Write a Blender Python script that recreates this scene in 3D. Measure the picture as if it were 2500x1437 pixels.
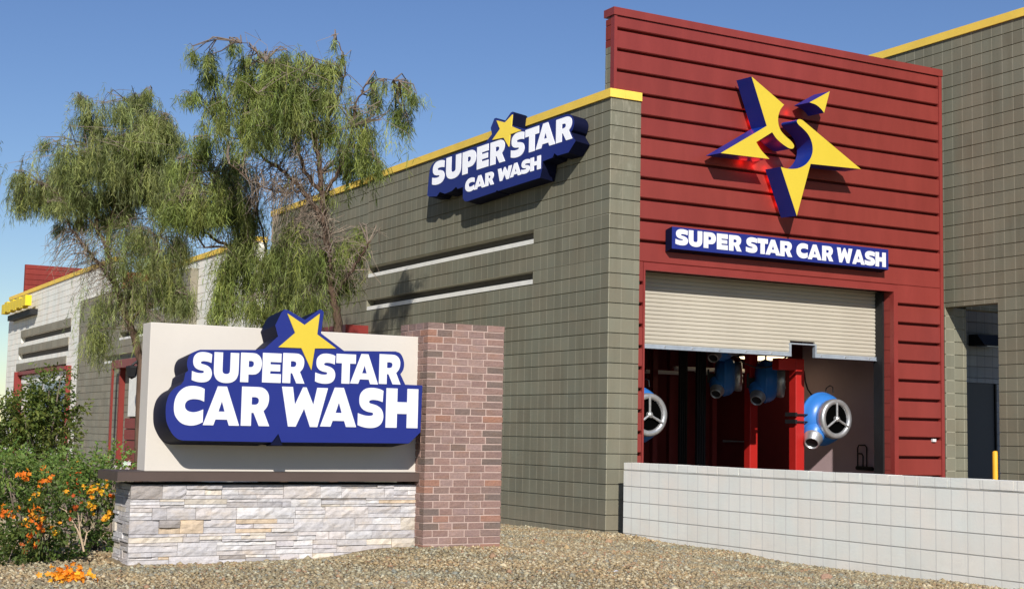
import bpy, math, random
import numpy as np
from mathutils import Vector
from mathutils.geometry import tessellate_polygon
R = math.radians
rng = np.random.default_rng(7)
random.seed(7)
for o in list(bpy.data.objects): bpy.data.objects.remove(o)
scene = bpy.context.scene
col = scene.collection

# ------------------------------------------------------------------ camera
CAM = np.array([-10.6227, -16.2432, 1.2609])
FPX = 3512.42
YAW, PITCH, ROLL = R(29.3365), R(5.5137), R(1.1260)
def cam_axes():
    cy, sy, cp, sp = math.cos(YAW), math.sin(YAW), math.cos(PITCH), math.sin(PITCH)
    fw = np.array([sy*cp, cy*cp, sp]); rt = np.array([cy, -sy, 0.0]); up = np.cross(rt, fw)
    cr, sr = math.cos(ROLL), math.sin(ROLL)
    return cr*rt+sr*up, -sr*rt+cr*up, fw
RT, UP, FW = cam_axes()
cd = bpy.data.cameras.new("camera"); cam = bpy.data.objects.new("camera", cd); col.objects.link(cam)
cd.sensor_width = 36; cd.lens = FPX/2500*36; cd.clip_start = 0.1; cd.clip_end = 6000
from mathutils import Matrix
m = Matrix.Identity(4)
for i in range(3):
    m[i][0] = RT[i]; m[i][1] = UP[i]; m[i][2] = -FW[i]; m[i][3] = CAM[i]
cam.matrix_world = m
scene.camera = cam

# ------------------------------------------------------------------ world, sun, exposure
SUN_AZ, SUN_EL = R(25.5), R(31)
w = bpy.data.worlds.new("World"); scene.world = w; w.use_nodes = True
nt = w.node_tree; bg = nt.nodes["Background"]
sky = nt.nodes.new("ShaderNodeTexSky"); sky.sky_type = 'NISHITA'; sky.sun_disc = False
sky.sun_elevation = SUN_EL; sky.sun_rotation = math.pi+SUN_AZ
sky.altitude = 300; sky.air_density = 1.1; sky.dust_density = 0.05; sky.ozone_density = 3.5
hs = nt.nodes.new("ShaderNodeHueSaturation"); hs.inputs['Hue'].default_value = .514; hs.inputs['Saturation'].default_value = 1.13; hs.inputs['Value'].default_value = 1.2
nt.links.new(sky.outputs[0], hs.inputs['Color']); nt.links.new(hs.outputs[0], bg.inputs[0]); bg.inputs[1].default_value = 0.078
sd = bpy.data.lights.new("sun", 'SUN'); sd.energy = 5.1; sd.angle = R(0.53); sd.color = (1.0, 0.955, 0.89)
sun = bpy.data.objects.new("sun", sd); col.objects.link(sun)
sdir = Vector((-math.sin(SUN_AZ)*math.cos(SUN_EL), -math.cos(SUN_AZ)*math.cos(SUN_EL), math.sin(SUN_EL)))
sun.rotation_euler = sdir.to_track_quat('Z', 'Y').to_euler(); sun.location = (-20, -40, 30)
scene.view_settings.view_transform = 'Standard'; scene.view_settings.look = 'None'
scene.view_settings.exposure = 0.0; scene.view_settings.gamma = 1.0
scene.render.engine = 'CYCLES'

# ------------------------------------------------------------------ measuring helpers
def ray(px, py): return RT*(px-1250)/FPX - UP*(py-718.5)/FPX + FW
def at(px, py, ax, c):
    d = ray(px, py); t = (c-CAM[ax])/d[ax]; return CAM+t*d
def dp(px, py, d): return CAM+ray(px, py)*d
def proj(P):
    v = np.asarray(P)-CAM; z = v@FW; return 1250+FPX*(v@RT)/z, 718.5-FPX*(v@UP)/z, z

# ------------------------------------------------------------------ mesh helpers
class MB:
    def __init__(s): s.v = []; s.f = []; s.t = []
    def add(s, vs, fs, tint=None):
        n = len(s.v); s.v += [tuple(map(float, p)) for p in vs]; s.f += [tuple(n+i for i in f) for f in fs]
        s.t += [tint if tint is not None else (1, 1, 1)]*len(fs)
        return s
    def box(s, x0, x1, y0, y1, z0, z1, tint=None, jit=0):
        x0, x1 = min(x0, x1), max(x0, x1); y0, y1 = min(y0, y1), max(y0, y1); z0, z1 = min(z0, z1), max(z0, z1)
        vs = [(x, y, z) for z in (z0, z1) for y in (y0, y1) for x in (x0, x1)]
        if jit: vs = [(a+random.uniform(-jit, jit), b+random.uniform(-jit, jit), c+random.uniform(-jit, jit)) for a, b, c in vs]
        return s.add(vs, [(0, 2, 3, 1), (4, 5, 7, 6), (0, 1, 5, 4), (2, 6, 7, 3), (0, 4, 6, 2), (1, 3, 7, 5)], tint)
    def tube(s, pts, rad, n=8, tint=None, cap=True):
        pts = [np.array(p, float) for p in pts]
        if not hasattr(rad, '__len__'): rad = [rad]*len(pts)
        rings = []; prev = None
        for i, p in enumerate(pts):
            d = pts[min(i+1, len(pts)-1)]-pts[max(i-1, 0)]; d = d/(np.linalg.norm(d)+1e-9)
            a = prev if prev is not None else np.array([0.3, 0.9, 0.1])
            if abs(a@d) > 0.98: a = np.array([1.0, 0, 0.1])
            u = a-(a@d)*d; u /= np.linalg.norm(u); v = np.cross(d, u); prev = u
            rings.append([p+rad[i]*(math.cos(2*math.pi*k/n)*u+math.sin(2*math.pi*k/n)*v) for k in range(n)])
        fs = []
        for i in range(len(pts)-1):
            for k in range(n):
                a = i*n+k; b = i*n+(k+1) % n; fs.append((a, b, b+n, a+n))
        if cap: fs.append(tuple(range(n-1, -1, -1))); fs.append(tuple((len(pts)-1)*n+k for k in range(n)))
        return s.add([p for r in rings for p in r], fs, tint)
    def lathe(s, org, axis, prof, n=40, tint=None):
        org = np.array(org, float); axis = np.array(axis, float); axis /= np.linalg.norm(axis)
        a = np.array([0, 0, 1.0]) if abs(axis[2]) < .9 else np.array([1.0, 0, 0])
        u = a-(a@axis)*axis; u /= np.linalg.norm(u); v = np.cross(axis, u)
        vs = []; fs = []
        for (h, r) in prof:
            for k in range(n):
                t = 2*math.pi*k/n; vs.append(org+axis*h+r*(math.cos(t)*u+math.sin(t)*v))
        for i in range(len(prof)-1):
            for k in range(n):
                A = i*n+k; B = i*n+(k+1) % n; fs.append((A, B, B+n, A+n))
        return s.add(vs, fs, tint)
    def build(s, name, mat, parent=None, smooth=False, shift=None):
        me = bpy.data.meshes.new(name); me.from_pydata(s.v, [], s.f); me.update()
        ca = me.color_attributes.new("tint", 'FLOAT_COLOR', 'CORNER')
        arr = np.ones((len(me.loops), 4), np.float32); i = 0
        ln = np.array([len(f) for f in s.f], dtype=np.int64)
        if not len(ln): print("EMPTY MESH", name)
        arr[:, :3] = np.repeat(np.array(s.t, np.float32).reshape(-1, 3), ln, axis=0)
        ca.data.foreach_set("color", arr.ravel())
        if smooth: me.polygons.foreach_set("use_smooth", [True]*len(me.polygons))
        o = bpy.data.objects.new(name, me); col.objects.link(o)
        if mat: me.materials.append(mat)
        if parent is not None:
            o.parent = parent
            if parent.type == 'EMPTY' and not parent.get('_local'): o.location = -parent.location
        return o
def np_mesh(name, V, F, T, mat, parent=None, smooth=False):
    """V (n,3), F (m,k), T (m,3) tint"""
    me = bpy.data.meshes.new(name); m_, k = F.shape
    me.vertices.add(len(V)); me.vertices.foreach_set("co", V.astype(np.float32).ravel())
    me.loops.add(m_*k); me.loops.foreach_set("vertex_index", F.astype(np.int32).ravel())
    me.polygons.add(m_); me.polygons.foreach_set("loop_start", np.arange(0, m_*k, k, dtype=np.int32))
    me.polygons.foreach_set("loop_total", np.full(m_, k, np.int32))
    me.update(calc_edges=True)
    ca = me.color_attributes.new("tint", 'FLOAT_COLOR', 'CORNER')
    arr = np.ones((m_*k, 4), np.float32); arr[:, :3] = np.repeat(T, k, axis=0); ca.data.foreach_set("color", arr.ravel())
    if smooth: me.polygons.foreach_set("use_smooth", [True]*m_)
    me.validate()
    o = bpy.data.objects.new(name, me); col.objects.link(o); me.materials.append(mat)
    if parent is not None:
        o.parent = parent
        if parent.type == 'EMPTY' and not parent.get('_local'): o.location = -parent.location
    return o
def thing(name, label, cat, loc=(0, 0, 0), group=None, local=False):
    o = bpy.data.objects.new(name, None); col.objects.link(o); o.location = loc; o.empty_display_size = .2
    o['label'] = label; o['category'] = cat
    if group: o['group'] = group
    if local: o['_local'] = 1
    return o
def tag(o, label, cat, group=None):
    o['label'] = label; o['category'] = cat
    if group: o['group'] = group
    return o

# ------------------------------------------------------------------ materials
def lin(r, g, b):
    f = lambda c: (c/255/12.92) if c/255 <= .04045 else ((c/255+.055)/1.055)**2.4
    return (f(r), f(g), f(b), 1)
def mul(c, k): return (c[0]*k, c[1]*k, c[2]*k, 1)
def base_mat(name, rough=.8, spec=.3):
    m = bpy.data.materials.new(name); m.use_nodes = True; n = m.node_tree; b = n.nodes["Principled BSDF"]
    b.inputs['Roughness'].default_value = rough; b.inputs['Specular IOR Level'].default_value = spec
    return m, n, b
def noise(n, scale, detail=4, rough=.6, vec=None, dist=0):
    t = n.nodes.new("ShaderNodeTexNoise"); t.inputs['Scale'].default_value = scale; t.inputs['Detail'].default_value = detail
    t.inputs['Roughness'].default_value = rough; t.inputs['Distortion'].default_value = dist
    if vec is not None: n.links.new(vec, t.inputs['Vector'])
    return t
def objvec(n, scale=(1, 1, 1)):
    tc = n.nodes.new("ShaderNodeTexCoord"); mp = n.nodes.new("ShaderNodeMapping"); mp.inputs['Scale'].default_value = scale
    n.links.new(tc.outputs['Object'], mp.inputs['Vector']); return mp.outputs[0]
def ramp(n, fac, stops):
    r = n.nodes.new("ShaderNodeValToRGB"); n.links.new(fac, r.inputs[0])
    while len(r.color_ramp.elements) < len(stops): r.color_ramp.elements.new(.5)
    for e, (p, c) in zip(r.color_ramp.elements, stops): e.position = p; e.color = c
    return r.outputs[0]
def mix(n, a, b, fac=1.0, mode='MULTIPLY'):
    x = n.nodes.new("ShaderNodeMix"); x.data_type = 'RGBA'; x.blend_type = mode
    if isinstance(fac, (int, float)): x.inputs[0].default_value = fac
    else: n.links.new(fac, x.inputs[0])
    for i, v in ((6, a), (7, b)):
        if isinstance(v, tuple): x.inputs[i].default_value = v
        else: n.links.new(v, x.inputs[i])
    return x.outputs[2]
def bump(n, b, h, strength=.3, dist=.01, prev=None):
    k = n.nodes.new("ShaderNodeBump"); k.inputs['Strength'].default_value = strength; k.inputs['Distance'].default_value = dist
    n.links.new(h, k.inputs['Height'])
    if prev is not None: n.links.new(prev, k.inputs['Normal'])
    n.links.new(k.outputs[0], b.inputs['Normal']); return k.outputs[0]
def G(v): return (v, v, v, 1)
def paint(name, c, rough=.5, var=.12, scale=3, bmp=.05, spec=.4, streak=False, metallic=0, tint=False):
    m, n, b = base_mat(name, rough, spec); b.inputs['Metallic'].default_value = metallic
    v = objvec(n, (1, 1, .25) if streak else (1, 1, 1))
    t = noise(n, scale, 6, .65, v); f = ramp(n, t.outputs[0], [(.3, G(1-var)), (.7, G(1+var*.5))])
    out = mix(n, f, c)
    if tint:
        a = n.nodes.new("ShaderNodeVertexColor"); a.layer_name = "tint"; out = mix(n, out, a.outputs[0])
    n.links.new(out, b.inputs['Base Color'])
    t2 = noise(n, 60, 3, .6, objvec(n)); bump(n, b, t2.outputs[0], bmp, .01)
    rr = n.nodes.new("ShaderNodeMapRange"); rr.inputs[3].default_value = rough-.08; rr.inputs[4].default_value = min(1, rough+.1)
    n.links.new(t.outputs[0], rr.inputs[0]); n.links.new(rr.outputs[0], b.inputs['Roughness'])
    return m
def cmu(name, c, joint=1.12, var=.10, efflo=0.0, rough=.85, dirt=1.0):
    """painted concrete block: 8 inch grid of head joints, per-block tone, pores"""
    m, n, b = base_mat(name, rough, .25)
    tc = n.nodes.new("ShaderNodeTexCoord"); sx = n.nodes.new("ShaderNodeSeparateXYZ"); n.links.new(tc.outputs['Object'], sx.inputs[0])
    ad = n.nodes.new("ShaderNodeMath"); ad.operation = 'ADD'; n.links.new(sx.outputs[0], ad.inputs[0]); n.links.new(sx.outputs[1], ad.inputs[1])
    cb = n.nodes.new("ShaderNodeCombineXYZ"); n.links.new(ad.outputs[0], cb.inputs[0]); n.links.new(sx.outputs[2], cb.inputs[1])
    wob = noise(n, 6, 2, .5, cb.outputs[0])
    wv = mix(n, cb.outputs[0], wob.outputs[1], .004, 'ADD')
    def brick(wd, off, ms):
        t = n.nodes.new("ShaderNodeTexBrick"); n.links.new(wv, t.inputs['Vector']); t.offset = off
        t.inputs['Scale'].default_value = 1; t.inputs['Brick Width'].default_value = wd; t.inputs['Row Height'].default_value = .2032
        t.inputs['Mortar Size'].default_value = ms; t.inputs['Mortar Smooth'].default_value = .4
        t.inputs['Color1'].default_value = G(.0); t.inputs['Color2'].default_value = G(1.0); t.inputs['Mortar'].default_value = G(.5)
        return t
    b1 = brick(.2032, 0.0, .008); b2 = brick(.4064, .5, .0075)
    tone = ramp(n, b2.outputs['Color'], [(0, G(1-var*1.1)), (1, G(1+var*.8))])
    big = noise(n, .8, 5, .6, cb.outputs[0]); f1 = ramp(n, big.outputs[0], [(.3, G(1-var)), (.7, G(1+var*.6))])
    hue = ramp(n, noise(n, 1.7, 3, .5, cb.outputs[0]).outputs[0], [(.35, (1.03, 1.0, .96, 1)), (.65, (.97, 1.01, 1.0, 1))])
    o = mix(n, mix(n, mix(n, f1, tone), hue), c)
    o = mix(n, o, mul(c, joint), mixfac(n, b1.outputs['Fac'], .9), 'MIX')
    if efflo:
        v2 = noise(n, 9, 6, .7, objvec(n, (1, 1, .35))); e = ramp(n, v2.outputs[0], [(.52, G(0)), (.75, G(efflo))])
        zz = n.nodes.new("ShaderNodeMapRange"); n.links.new(sx.outputs[2], zz.inputs[0]); zz.inputs[1].default_value = 3.4; zz.inputs[2].default_value = 5.8
        e2 = mix(n, e, zz.outputs[0]); o = mix(n, o, lin(196, 190, 170), e2, 'MIX')
    st_ = noise(n, 5.5, 5, .6, objvec(n, (1, 1, .10))); o = mix(n, o, ramp(n, st_.outputs[0], [(.50, G(1)), (.64, (1-dirt*.09, 1-dirt*.10, 1-dirt*.12, 1)), (.74, G(1))]))
    zr = n.nodes.new("ShaderNodeMapRange"); n.links.new(sx.outputs[2], zr.inputs[0]); zr.inputs[1].default_value = .42; zr.inputs[2].default_value = -.12
    dn_ = noise(n, 4, 6, .7, cb.outputs[0]); dm = mix(n, ramp(n, dn_.outputs[0], [(.35, G(.15)), (.65, G(1))]), zr.outputs[0]); o = mix(n, o, (.33, .27, .19, 1), mixfac(n, dm, dirt*.55), 'MIX')
    n.links.new(o, b.inputs['Base Color'])
    pores = noise(n, 45, 5, .7, objvec(n)); nb = bump(n, b, pores.outputs[0], .35, .006)
    inv = n.nodes.new("ShaderNodeInvert"); n.links.new(b1.outputs['Fac'], inv.inputs[1]); bump(n, b, inv.outputs[0], .2, .004, nb)
    return m
def mixfac(n, s, k):
    x = n.nodes.new("ShaderNodeMath"); x.operation = 'MULTIPLY'; n.links.new(s, x.inputs[0]); x.inputs[1].default_value = k; return x.outputs[0]
def leafmat(name, c1, c2, rough=.55, tr=.35):
    m = bpy.data.materials.new(name); m.use_nodes = True; n = m.node_tree; b = n.nodes["Principled BSDF"]
    b.inputs['Roughness'].default_value = rough; b.inputs['Specular IOR Level'].default_value = .3
    a = n.nodes.new("ShaderNodeVertexColor"); a.layer_name = "tint"
    t = noise(n, 1.3, 3, .5, objvec(n)); r = ramp(n, t.outputs[0], [(.35, c1), (.65, c2)]); o = mix(n, r, a.outputs[0])
    n.links.new(o, b.inputs['Base Color'])
    tl = n.nodes.new("ShaderNodeBsdfTranslucent"); n.links.new(mix(n, o, (1.2, 1.25, .6, 1)), tl.inputs[0])
    ms = n.nodes.new("ShaderNodeMixShader"); ms.inputs[0].default_value = tr
    n.links.new(b.outputs[0], ms.inputs[1]); n.links.new(tl.outputs[0], ms.inputs[2])
    n.links.new(ms.outputs[0], n.nodes["Material Output"].inputs[0]); return m
def emit(name, c, s):
    m, n, b = base_mat(name); b.inputs['Base Color'].default_value = c
    b.inputs['Emission Color'].default_value = c; b.inputs['Emission Strength'].default_value = s; return m

M = {}
M['olive'] = cmu('painted_olive_block', (.212, .200, .147, 1), 1.65)
M['olive_front'] = M['olive']
M['white_block'] = cmu('painted_white_block', (.89, .865, .80, 1), .80, var=.03, dirt=.3)
M['olive_far_lightened'] = cmu('olive_block_far_lightened', (.29, .265, .205, 1), 1.1)  # olive lightened to put the far wing's overexposed brightness into its colour
M['far_white'] = cmu('painted_far_white_block', (.90, .87, .79, 1), .86, var=.04)
M['red_block'] = cmu('painted_red_block', (.25, .040, .032, 1), .9)
M['red'] = paint('red_siding', (.245, .038, .030, 1), .42, .16, 2.0, .06, .4, streak=True, tint=True)
M['red_trim'] = paint('red_trim', (.25, .036, .030, 1), .45, .1, 3, .04)
M['red_back'] = paint('red_groove', (.10, .014, .012, 1), .8, .1)
M['yellow'] = paint('yellow_coping', (.98, .66, .10, 1), .6, .1, 2.5, .08)
M['white_trim'] = paint('white_sill', (.90, .88, .80, 1), .7, .1, 5)
M['dark_slot'] = paint('slot_olive', (.11, .10, .085, 1), .85, .15, 8)
M['sign_blue'] = paint('sign_blue', (.016, .027, .20, 1), .35, .04, 1.5, .0, .4)
M['sign_side'] = paint('sign_return_navy', (.006, .008, .030, 1), .6, .05, 2, .0, .08)
M['star_side'] = paint('star_return_blue', (.004, .032, .27, 1), .4, .05, 2, .0, .35)
M['sign_white'] = paint('sign_letter_white', (.80, .80, .82, 1), .4, .03, 2, .0)
M['glow_white'] = paint('letter_white_added_glow', (.80, .80, .82, 1), .4, .03, 2, .0)
M['glow_yellow'] = paint('star_yellow_added_glow', (.75, .55, .05, 1), .4, .03, 2, .0)
for k_, e_ in (('glow_white', (.9, .9, .95, 1)), ('glow_yellow', (1, .72, .07, 1))):
    b_ = M[k_].node_tree.nodes['Principled BSDF']; b_.inputs['Emission Color'].default_value = e_; b_.inputs['Emission Strength'].default_value = .36  # faint glow added to brighten the wall sign's dim letters and star
M['sign_yellow'] = paint('sign_star_yellow', (.68, .51, .045, 1), .4, .03, 2, .0)
M['door'] = paint('door_slat_cream', (.50, .455, .37, 1), .5, .07, 1.2, .02, streak=True)
M['galv'] = paint('galvanised_bar', (.45, .50, .56, 1), .4, .15, 9, .05, metallic=.4)
M['cream'] = paint('cream_stucco', (.65, .60, .53, 1), .85, .05, 1.2, .10, .2)
M['ledge'] = paint('brown_ledge', (.095, .066, .055, 1), .55, .12, 2, .05)
M['plum'] = paint('bay_wall_plum', (.52, .38, .39, 1), .75, .12, 1, .08)
M['white_board'] = paint('bay_wall_white', (.75, .73, .72, 1), .6, .05, 1, .03)
M['maroon'] = paint('bay_maroon', (.17, .022, .024, 1), .5, .2, 1.5, .05)
M['black'] = paint('black_rubber', (.012, .012, .013, 1), .6, .1, 5)
M['void'] = paint('inlet_void', (.002, .002, .002, 1), 1, 0, 1, 0, 0)
M['post_red'] = paint('post_red', (.44, .014, .010, 1), .55, .08, 3, .02)
M['blower'] = paint('blower_blue', (.035, .19, .58, 1), .35, .10, 3, .02, .5)
M['chrome'] = paint('brushed_steel', (.60, .60, .60, 1), .38, .15, 12, .05, metallic=.75)
M['dark_floor'] = paint('darkened_bay_floor', (.06, .055, .05, 1), .35, .2, 1.5, .1, .4)  # floor colour darkened to cut sun bounce inside the bay
M['concrete'] = paint('concrete', (.35, .33, .30, 1), .85, .15, 1.5, .15, .2)
M['shade_blue_block'] = cmu('block_shade_tinted', (.30, .33, .38, 1), .6)  # bluish cast of skylit shade put into the block colour
M['grey_door'] = paint('grey_metal_door', (.06, .068, .08, 1), .5, .08, 1)
M['bollard'] = paint('bollard_yellow', (.85, .46, .03, 1), .5, .08, 4)
M['bark'] = paint('bark', (.13, .085, .06, 1), .9, .4, 9, .5, .1, streak=True)
M['twig'] = paint('twig', (.23, .18, .145, 1), .9, .3, 6, .2, .1, tint=True)
M['leaf_a'] = leafmat('willow_leaf', (.185, .235, .062, 1), (.31, .35, .115, 1))
M['leaf_b'] = leafmat('grey_willow_leaf', (.20, .24, .085, 1), (.31, .345, .135, 1))
M['shrub'] = leafmat('shrub_leaf', (.10, .145, .03, 1), (.19, .225, .055, 1))
M['bush'] = leafmat('bush_leaf', (.10, .17, .035, 1), (.20, .28, .075, 1))
M['petal'] = leafmat('petal', (1, 1, 1, 1), (1, 1, 1, 1), .6, .3)
M['glass'] = paint('window_glass', (.05, .10, .22, 1), .08, .05, 1, 0, .6)
M['old_yellow'] = paint('faded_yellow_sign', (.85, .62, .02, 1), .5, .1, 3)
M['bulb'] = emit('lamp_glow', (1, .80, .52, 1), 2.2)
M['halo'] = emit('red_led', (1, .02, .01, 1), 3.5)

# masonry with per piece tone
def masonry(name, rough=.85, b1=.5, sc=30):
    m, n, b = base_mat(name, rough, .2); a = n.nodes.new("ShaderNodeVertexColor"); a.layer_name = "tint"
    v = objvec(n); t = noise(n, sc, 6, .7, v); f = ramp(n, t.outputs[0], [(.25, G(.78)), (.75, G(1.15))])
    t3 = noise(n, 5, 4, .6, objvec(n, (1, 1, 2.5)));
    f2 = ramp(n, t3.outputs[0], [(.3, (.93, .95, 1.0, 1)), (.55, (1, 1, 1, 1)), (.78, (1.06, .97, .84, 1))])
    n.links.new(mix(n, mix(n, a.outputs[0], f), f2), b.inputs['Base Color'])
    k1 = bump(n, b, t.outputs[0], b1, .012); t2 = noise(n, 7, 5, .6, objvec(n, (1, 1, 3))); bump(n, b, t2.outputs[0], .5, .02, k1); return m
M['brick'] = masonry('clay_brick', .9, .5, 45)
M['stone'] = masonry('ledge_stone', .85, .7, 22)
M['mortar'] = paint('mortar', (.52, .39, .335, 1), .95, .12, 12, .3, .1)
M['stone_gap'] = paint('stone_backing', (.16, .145, .135, 1), .95, .1)

# ------------------------------------------------------------------ ground
CP = np.array([(0, 2.8, -.10), (0, 1.3, -.08), (0, 0, -.03), (0, -.4, -.01), (0, -1.7, -.06), (0, -2.6, -.055), (0, -3.9, -.105), (0, -5, -.10),
   (0, -6.7, -.075), (-4.6, -3.95, .155), (-3.8, -3.95, .155), (-7.35, -3.9, .075), (-6, -3.9, .10), (-3, -8, -.02), (-8, -8, .0), (-2, 2, -.02),
   (-8, 4, .05), (-3, 10, .05), (-11, -16, -.15), (-12, 0, .05), (-6, 25, .15), (-2, 40, .2), (8, 0, -.12), (8, 10, -.12), (8, -10, -.12), (4, 20, -.12), (-30, -10, .0)])
def gz(x, y):
    x = np.asarray(x, float); y = np.asarray(y, float); s = 0; t = 0
    for a, b, c in CP:
        wgt = 1/(((x-a)**2+(y-b)**2)+.15)**1.5; s = s+wgt*c; t = t+wgt
    h = s/t
    near = np.exp(-(((x+4)/9)**2+((y+4)/9)**2))
    h = h+near*(.018*np.sin(1.9*x+.7*y)+.014*np.sin(3.1*y-1.3*x+1)+.008*np.sin(6.3*x+2)*np.cos(5.1*y))*(1-np.exp(-np.minimum(np.abs(x), 3)))
    return h
def axis_pts(a, b, step, lim):
    c = list(np.arange(a, b, step)); g = step; lo = a; out = []
    while lo > -lim: g *= 1.35; lo -= g; out.append(lo)
    g = step; hi = b; out2 = []
    while hi < lim: out2.append(hi); g *= 1.35; hi += g
    return np.array(out[::-1]+c+out2)
gx = axis_pts(-14, 1, .12, 3000); gy = axis_pts(-13, 6, .12, 3000)
X, Y = np.meshgrid(gx, gy, indexing='ij'); Z = gz(X, Y)
V = np.stack([X, Y, Z], -1).reshape(-1, 3); nx, ny = len(gx), len(gy)
I = np.arange((nx-1)*(ny-1)); i_, j_ = I//(ny-1), I % (ny-1); A = i_*ny+j_
F = np.stack([A, A+ny, A+ny+1, A+1], -1)
m, n, b = base_mat('gravel_bed', .95, .15)
vo = n.nodes.new("ShaderNodeTexVoronoi"); vo.inputs['Scale'].default_value = 70; n.links.new(objvec(n), vo.inputs['Vector'])
cr = ramp(n, vo.outputs['Color'], [(0, (.20, .14, .075, 1)), (.4, (.30, .23, .135, 1)), (.7, (.42, .34, .22, 1)), (1, (.50, .43, .30, 1))])
bt = ramp(n, noise(n, .9, 4, .6, objvec(n)).outputs[0], [(.3, G(.85)), (.7, G(1.1))]); n.links.new(mix(n, cr, bt), b.inputs['Base Color'])
iv = n.nodes.new("ShaderNodeInvert"); n.links.new(vo.outputs['Distance'], iv.inputs[1]); bump(n, b, iv.outputs[0], 1, .02)
M['gravel_bed'] = m
g = np_mesh('ground', V, F, np.ones((len(F), 3)), M['gravel_bed'], None, True); g['kind'] = 'structure'

# loose gravel stones: deformed octahedra
m, n, b = base_mat('gravel_stone', .9, .2); a = n.nodes.new("ShaderNodeVertexColor"); a.layer_name = "tint"
n.links.new(mix(n, a.outputs[0], ramp(n, noise(n, 60, 3, .6, objvec(n)).outputs[0], [(.3, G(.8)), (.7, G(1.15))])), b.inputs['Base Color']); M['gravel_stone'] = m
def scatter(N, x0, x1, y0, y1):
    x = rng.uniform(x0, x1, N); y = rng.uniform(y0, y1, N)
    P = np.stack([x, y, gz(x, y)], -1); v = P-CAM; z = v@FW; px = 1250+FPX*(v@RT)/z; py = 718.5-FPX*(v@UP)/z
    ok = (px > -350) & (px < 2850) & (py < 1620) & (z > 3)
    ok &= ~((x > -7.4) & (x < -3.7) & (y > -3.9) & (y < -3.2))
    return P[ok], z[ok]
P, zc = scatter(330000, -12, -.02, -10, 3.2)
keep = rng.random(len(P)) < np.clip(1.15-.02*(zc-9), .5, 1); P = P[keep]; N = len(P)
octv = np.array([(1, 0, 0), (-1, 0, 0), (0, 1, 0), (0, -1, 0), (0, 0, 1), (0, 0, -1.0)])
octf = np.array([(0, 2, 4), (2, 1, 4), (1, 3, 4), (3, 0, 4), (2, 0, 5), (1, 2, 5), (3, 1, 5), (0, 3, 5)])
sz = rng.gamma(3.0, .0026, N)+.005; sz = np.where(rng.random(N) < .01, sz*rng.uniform(1.3, 1.9, N), sz); sc = sz[:, None]*rng.uniform(.65, 1.35, (N, 3)); sc[:, 2] *= .6
an = rng.uniform(0, 2*np.pi, N); ti = rng.uniform(-.5, .5, N)
vv = octv[None]*sc[:, None]*rng.uniform(.75, 1.25, (N, 6, 1))
ca_, sa_ = np.cos(an)[:, None], np.sin(an)[:, None]
x2 = vv[..., 0]*ca_-vv[..., 1]*sa_; y2 = vv[..., 0]*sa_+vv[..., 1]*ca_; z2 = vv[..., 2]+x2*np.sin(ti)[:, None]*.5
vv = np.stack([x2, y2, z2], -1)+P[:, None]+np.array([0, 0, 1])*(sz*.35)[:, None, None]
pal = np.array([(.44, .37, .27), (.36, .29, .20), (.52, .47, .38), (.28, .22, .16), (.42, .32, .21), (.33, .32, .30), (.58, .52, .42), (.40, .25, .18), (.24, .21, .17)])*np.array([.885, .86, .715])
tc_ = pal[rng.choice(len(pal), N, p=[.2, .18, .13, .13, .12, .08, .06, .04, .06])]*rng.uniform(.82, 1.18, (N, 1))
pt = np.sin(P[:, 0]*1.7+np.sin(P[:, 1]*1.3)*2)*np.sin(P[:, 1]*2.1+P[:, 0]*.6)+.6*np.sin(P[:, 0]*4.3+P[:, 1]*3.1)
tc_ = tc_*(1+.07*pt[:, None]*np.array([1.3, .5, -.2]))
Fg = (octf[None]+(np.arange(N)*6)[:, None, None]).reshape(-1, 3)
gs = np_mesh('gravel', vv.reshape(-1, 3), Fg, np.repeat(tc_, 8, 0), M['gravel_stone']); gs['kind'] = 'stuff'; gs['label'] = 'tan and grey landscaping gravel spread over the foreground'; gs['category'] = 'gravel'

# ------------------------------------------------------------------ coursed block walls
CH = .2032
def block_wall(ax, c, out, u0, u1, z0, z1, holes=(), thick=.19, course=CH, gap=.014, dep=.020, extra=(), bi=0):
    """ax 0: face at X=c, u is Y.  ax 1: face at Y=c, u is X.  out = -1/+1 outward side.  Returns MB"""
    mb = MB()
    def bx(a, b_, za, zb, n0, n1):
        if b_-a < 1e-4 or zb-za < 1e-4: return
        if ax == 0: mb.box(n0, n1, a, b_, za, zb)
        else: mb.box(a, b_, n0, n1, za, zb)
    lines = [k*course for k in range(int(math.floor(z0/course)), int(math.ceil(z1/course))+1)]+list(extra)
    zs = sorted(set([z0, z1]+[l for l in lines if z0 < l < z1]+[h[i] for h in holes for i in (2, 3) if z0 < h[i] < z1]))
    for za, zb in zip(zs[:-1], zs[1:]):
        if zb-za < .004: continue
        iv = [(u0, u1)]; zm = (za+zb)/2
        for h in holes:
            if h[2] < zm < h[3]:
                nv = []
                for p, q in iv:
                    if h[0] > p: nv.append((p, min(q, h[0])))
                    if h[1] < q: nv.append((max(p, h[1]), q))
                iv = [t for t in nv if t[1] > t[0]]
        for p, q in iv:
            bx(p+(bi if p == u0 else 0), q, za, zb, c-out*dep, c-out*thick)
            ga = gap/2 if any(abs(za-l) < 1e-6 for l in lines) else 0
            gb = gap/2 if any(abs(zb-l) < 1e-6 for l in lines) else 0
            bx(p, q, za+ga, zb-gb, c, c-out*dep)
    return mb

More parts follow.
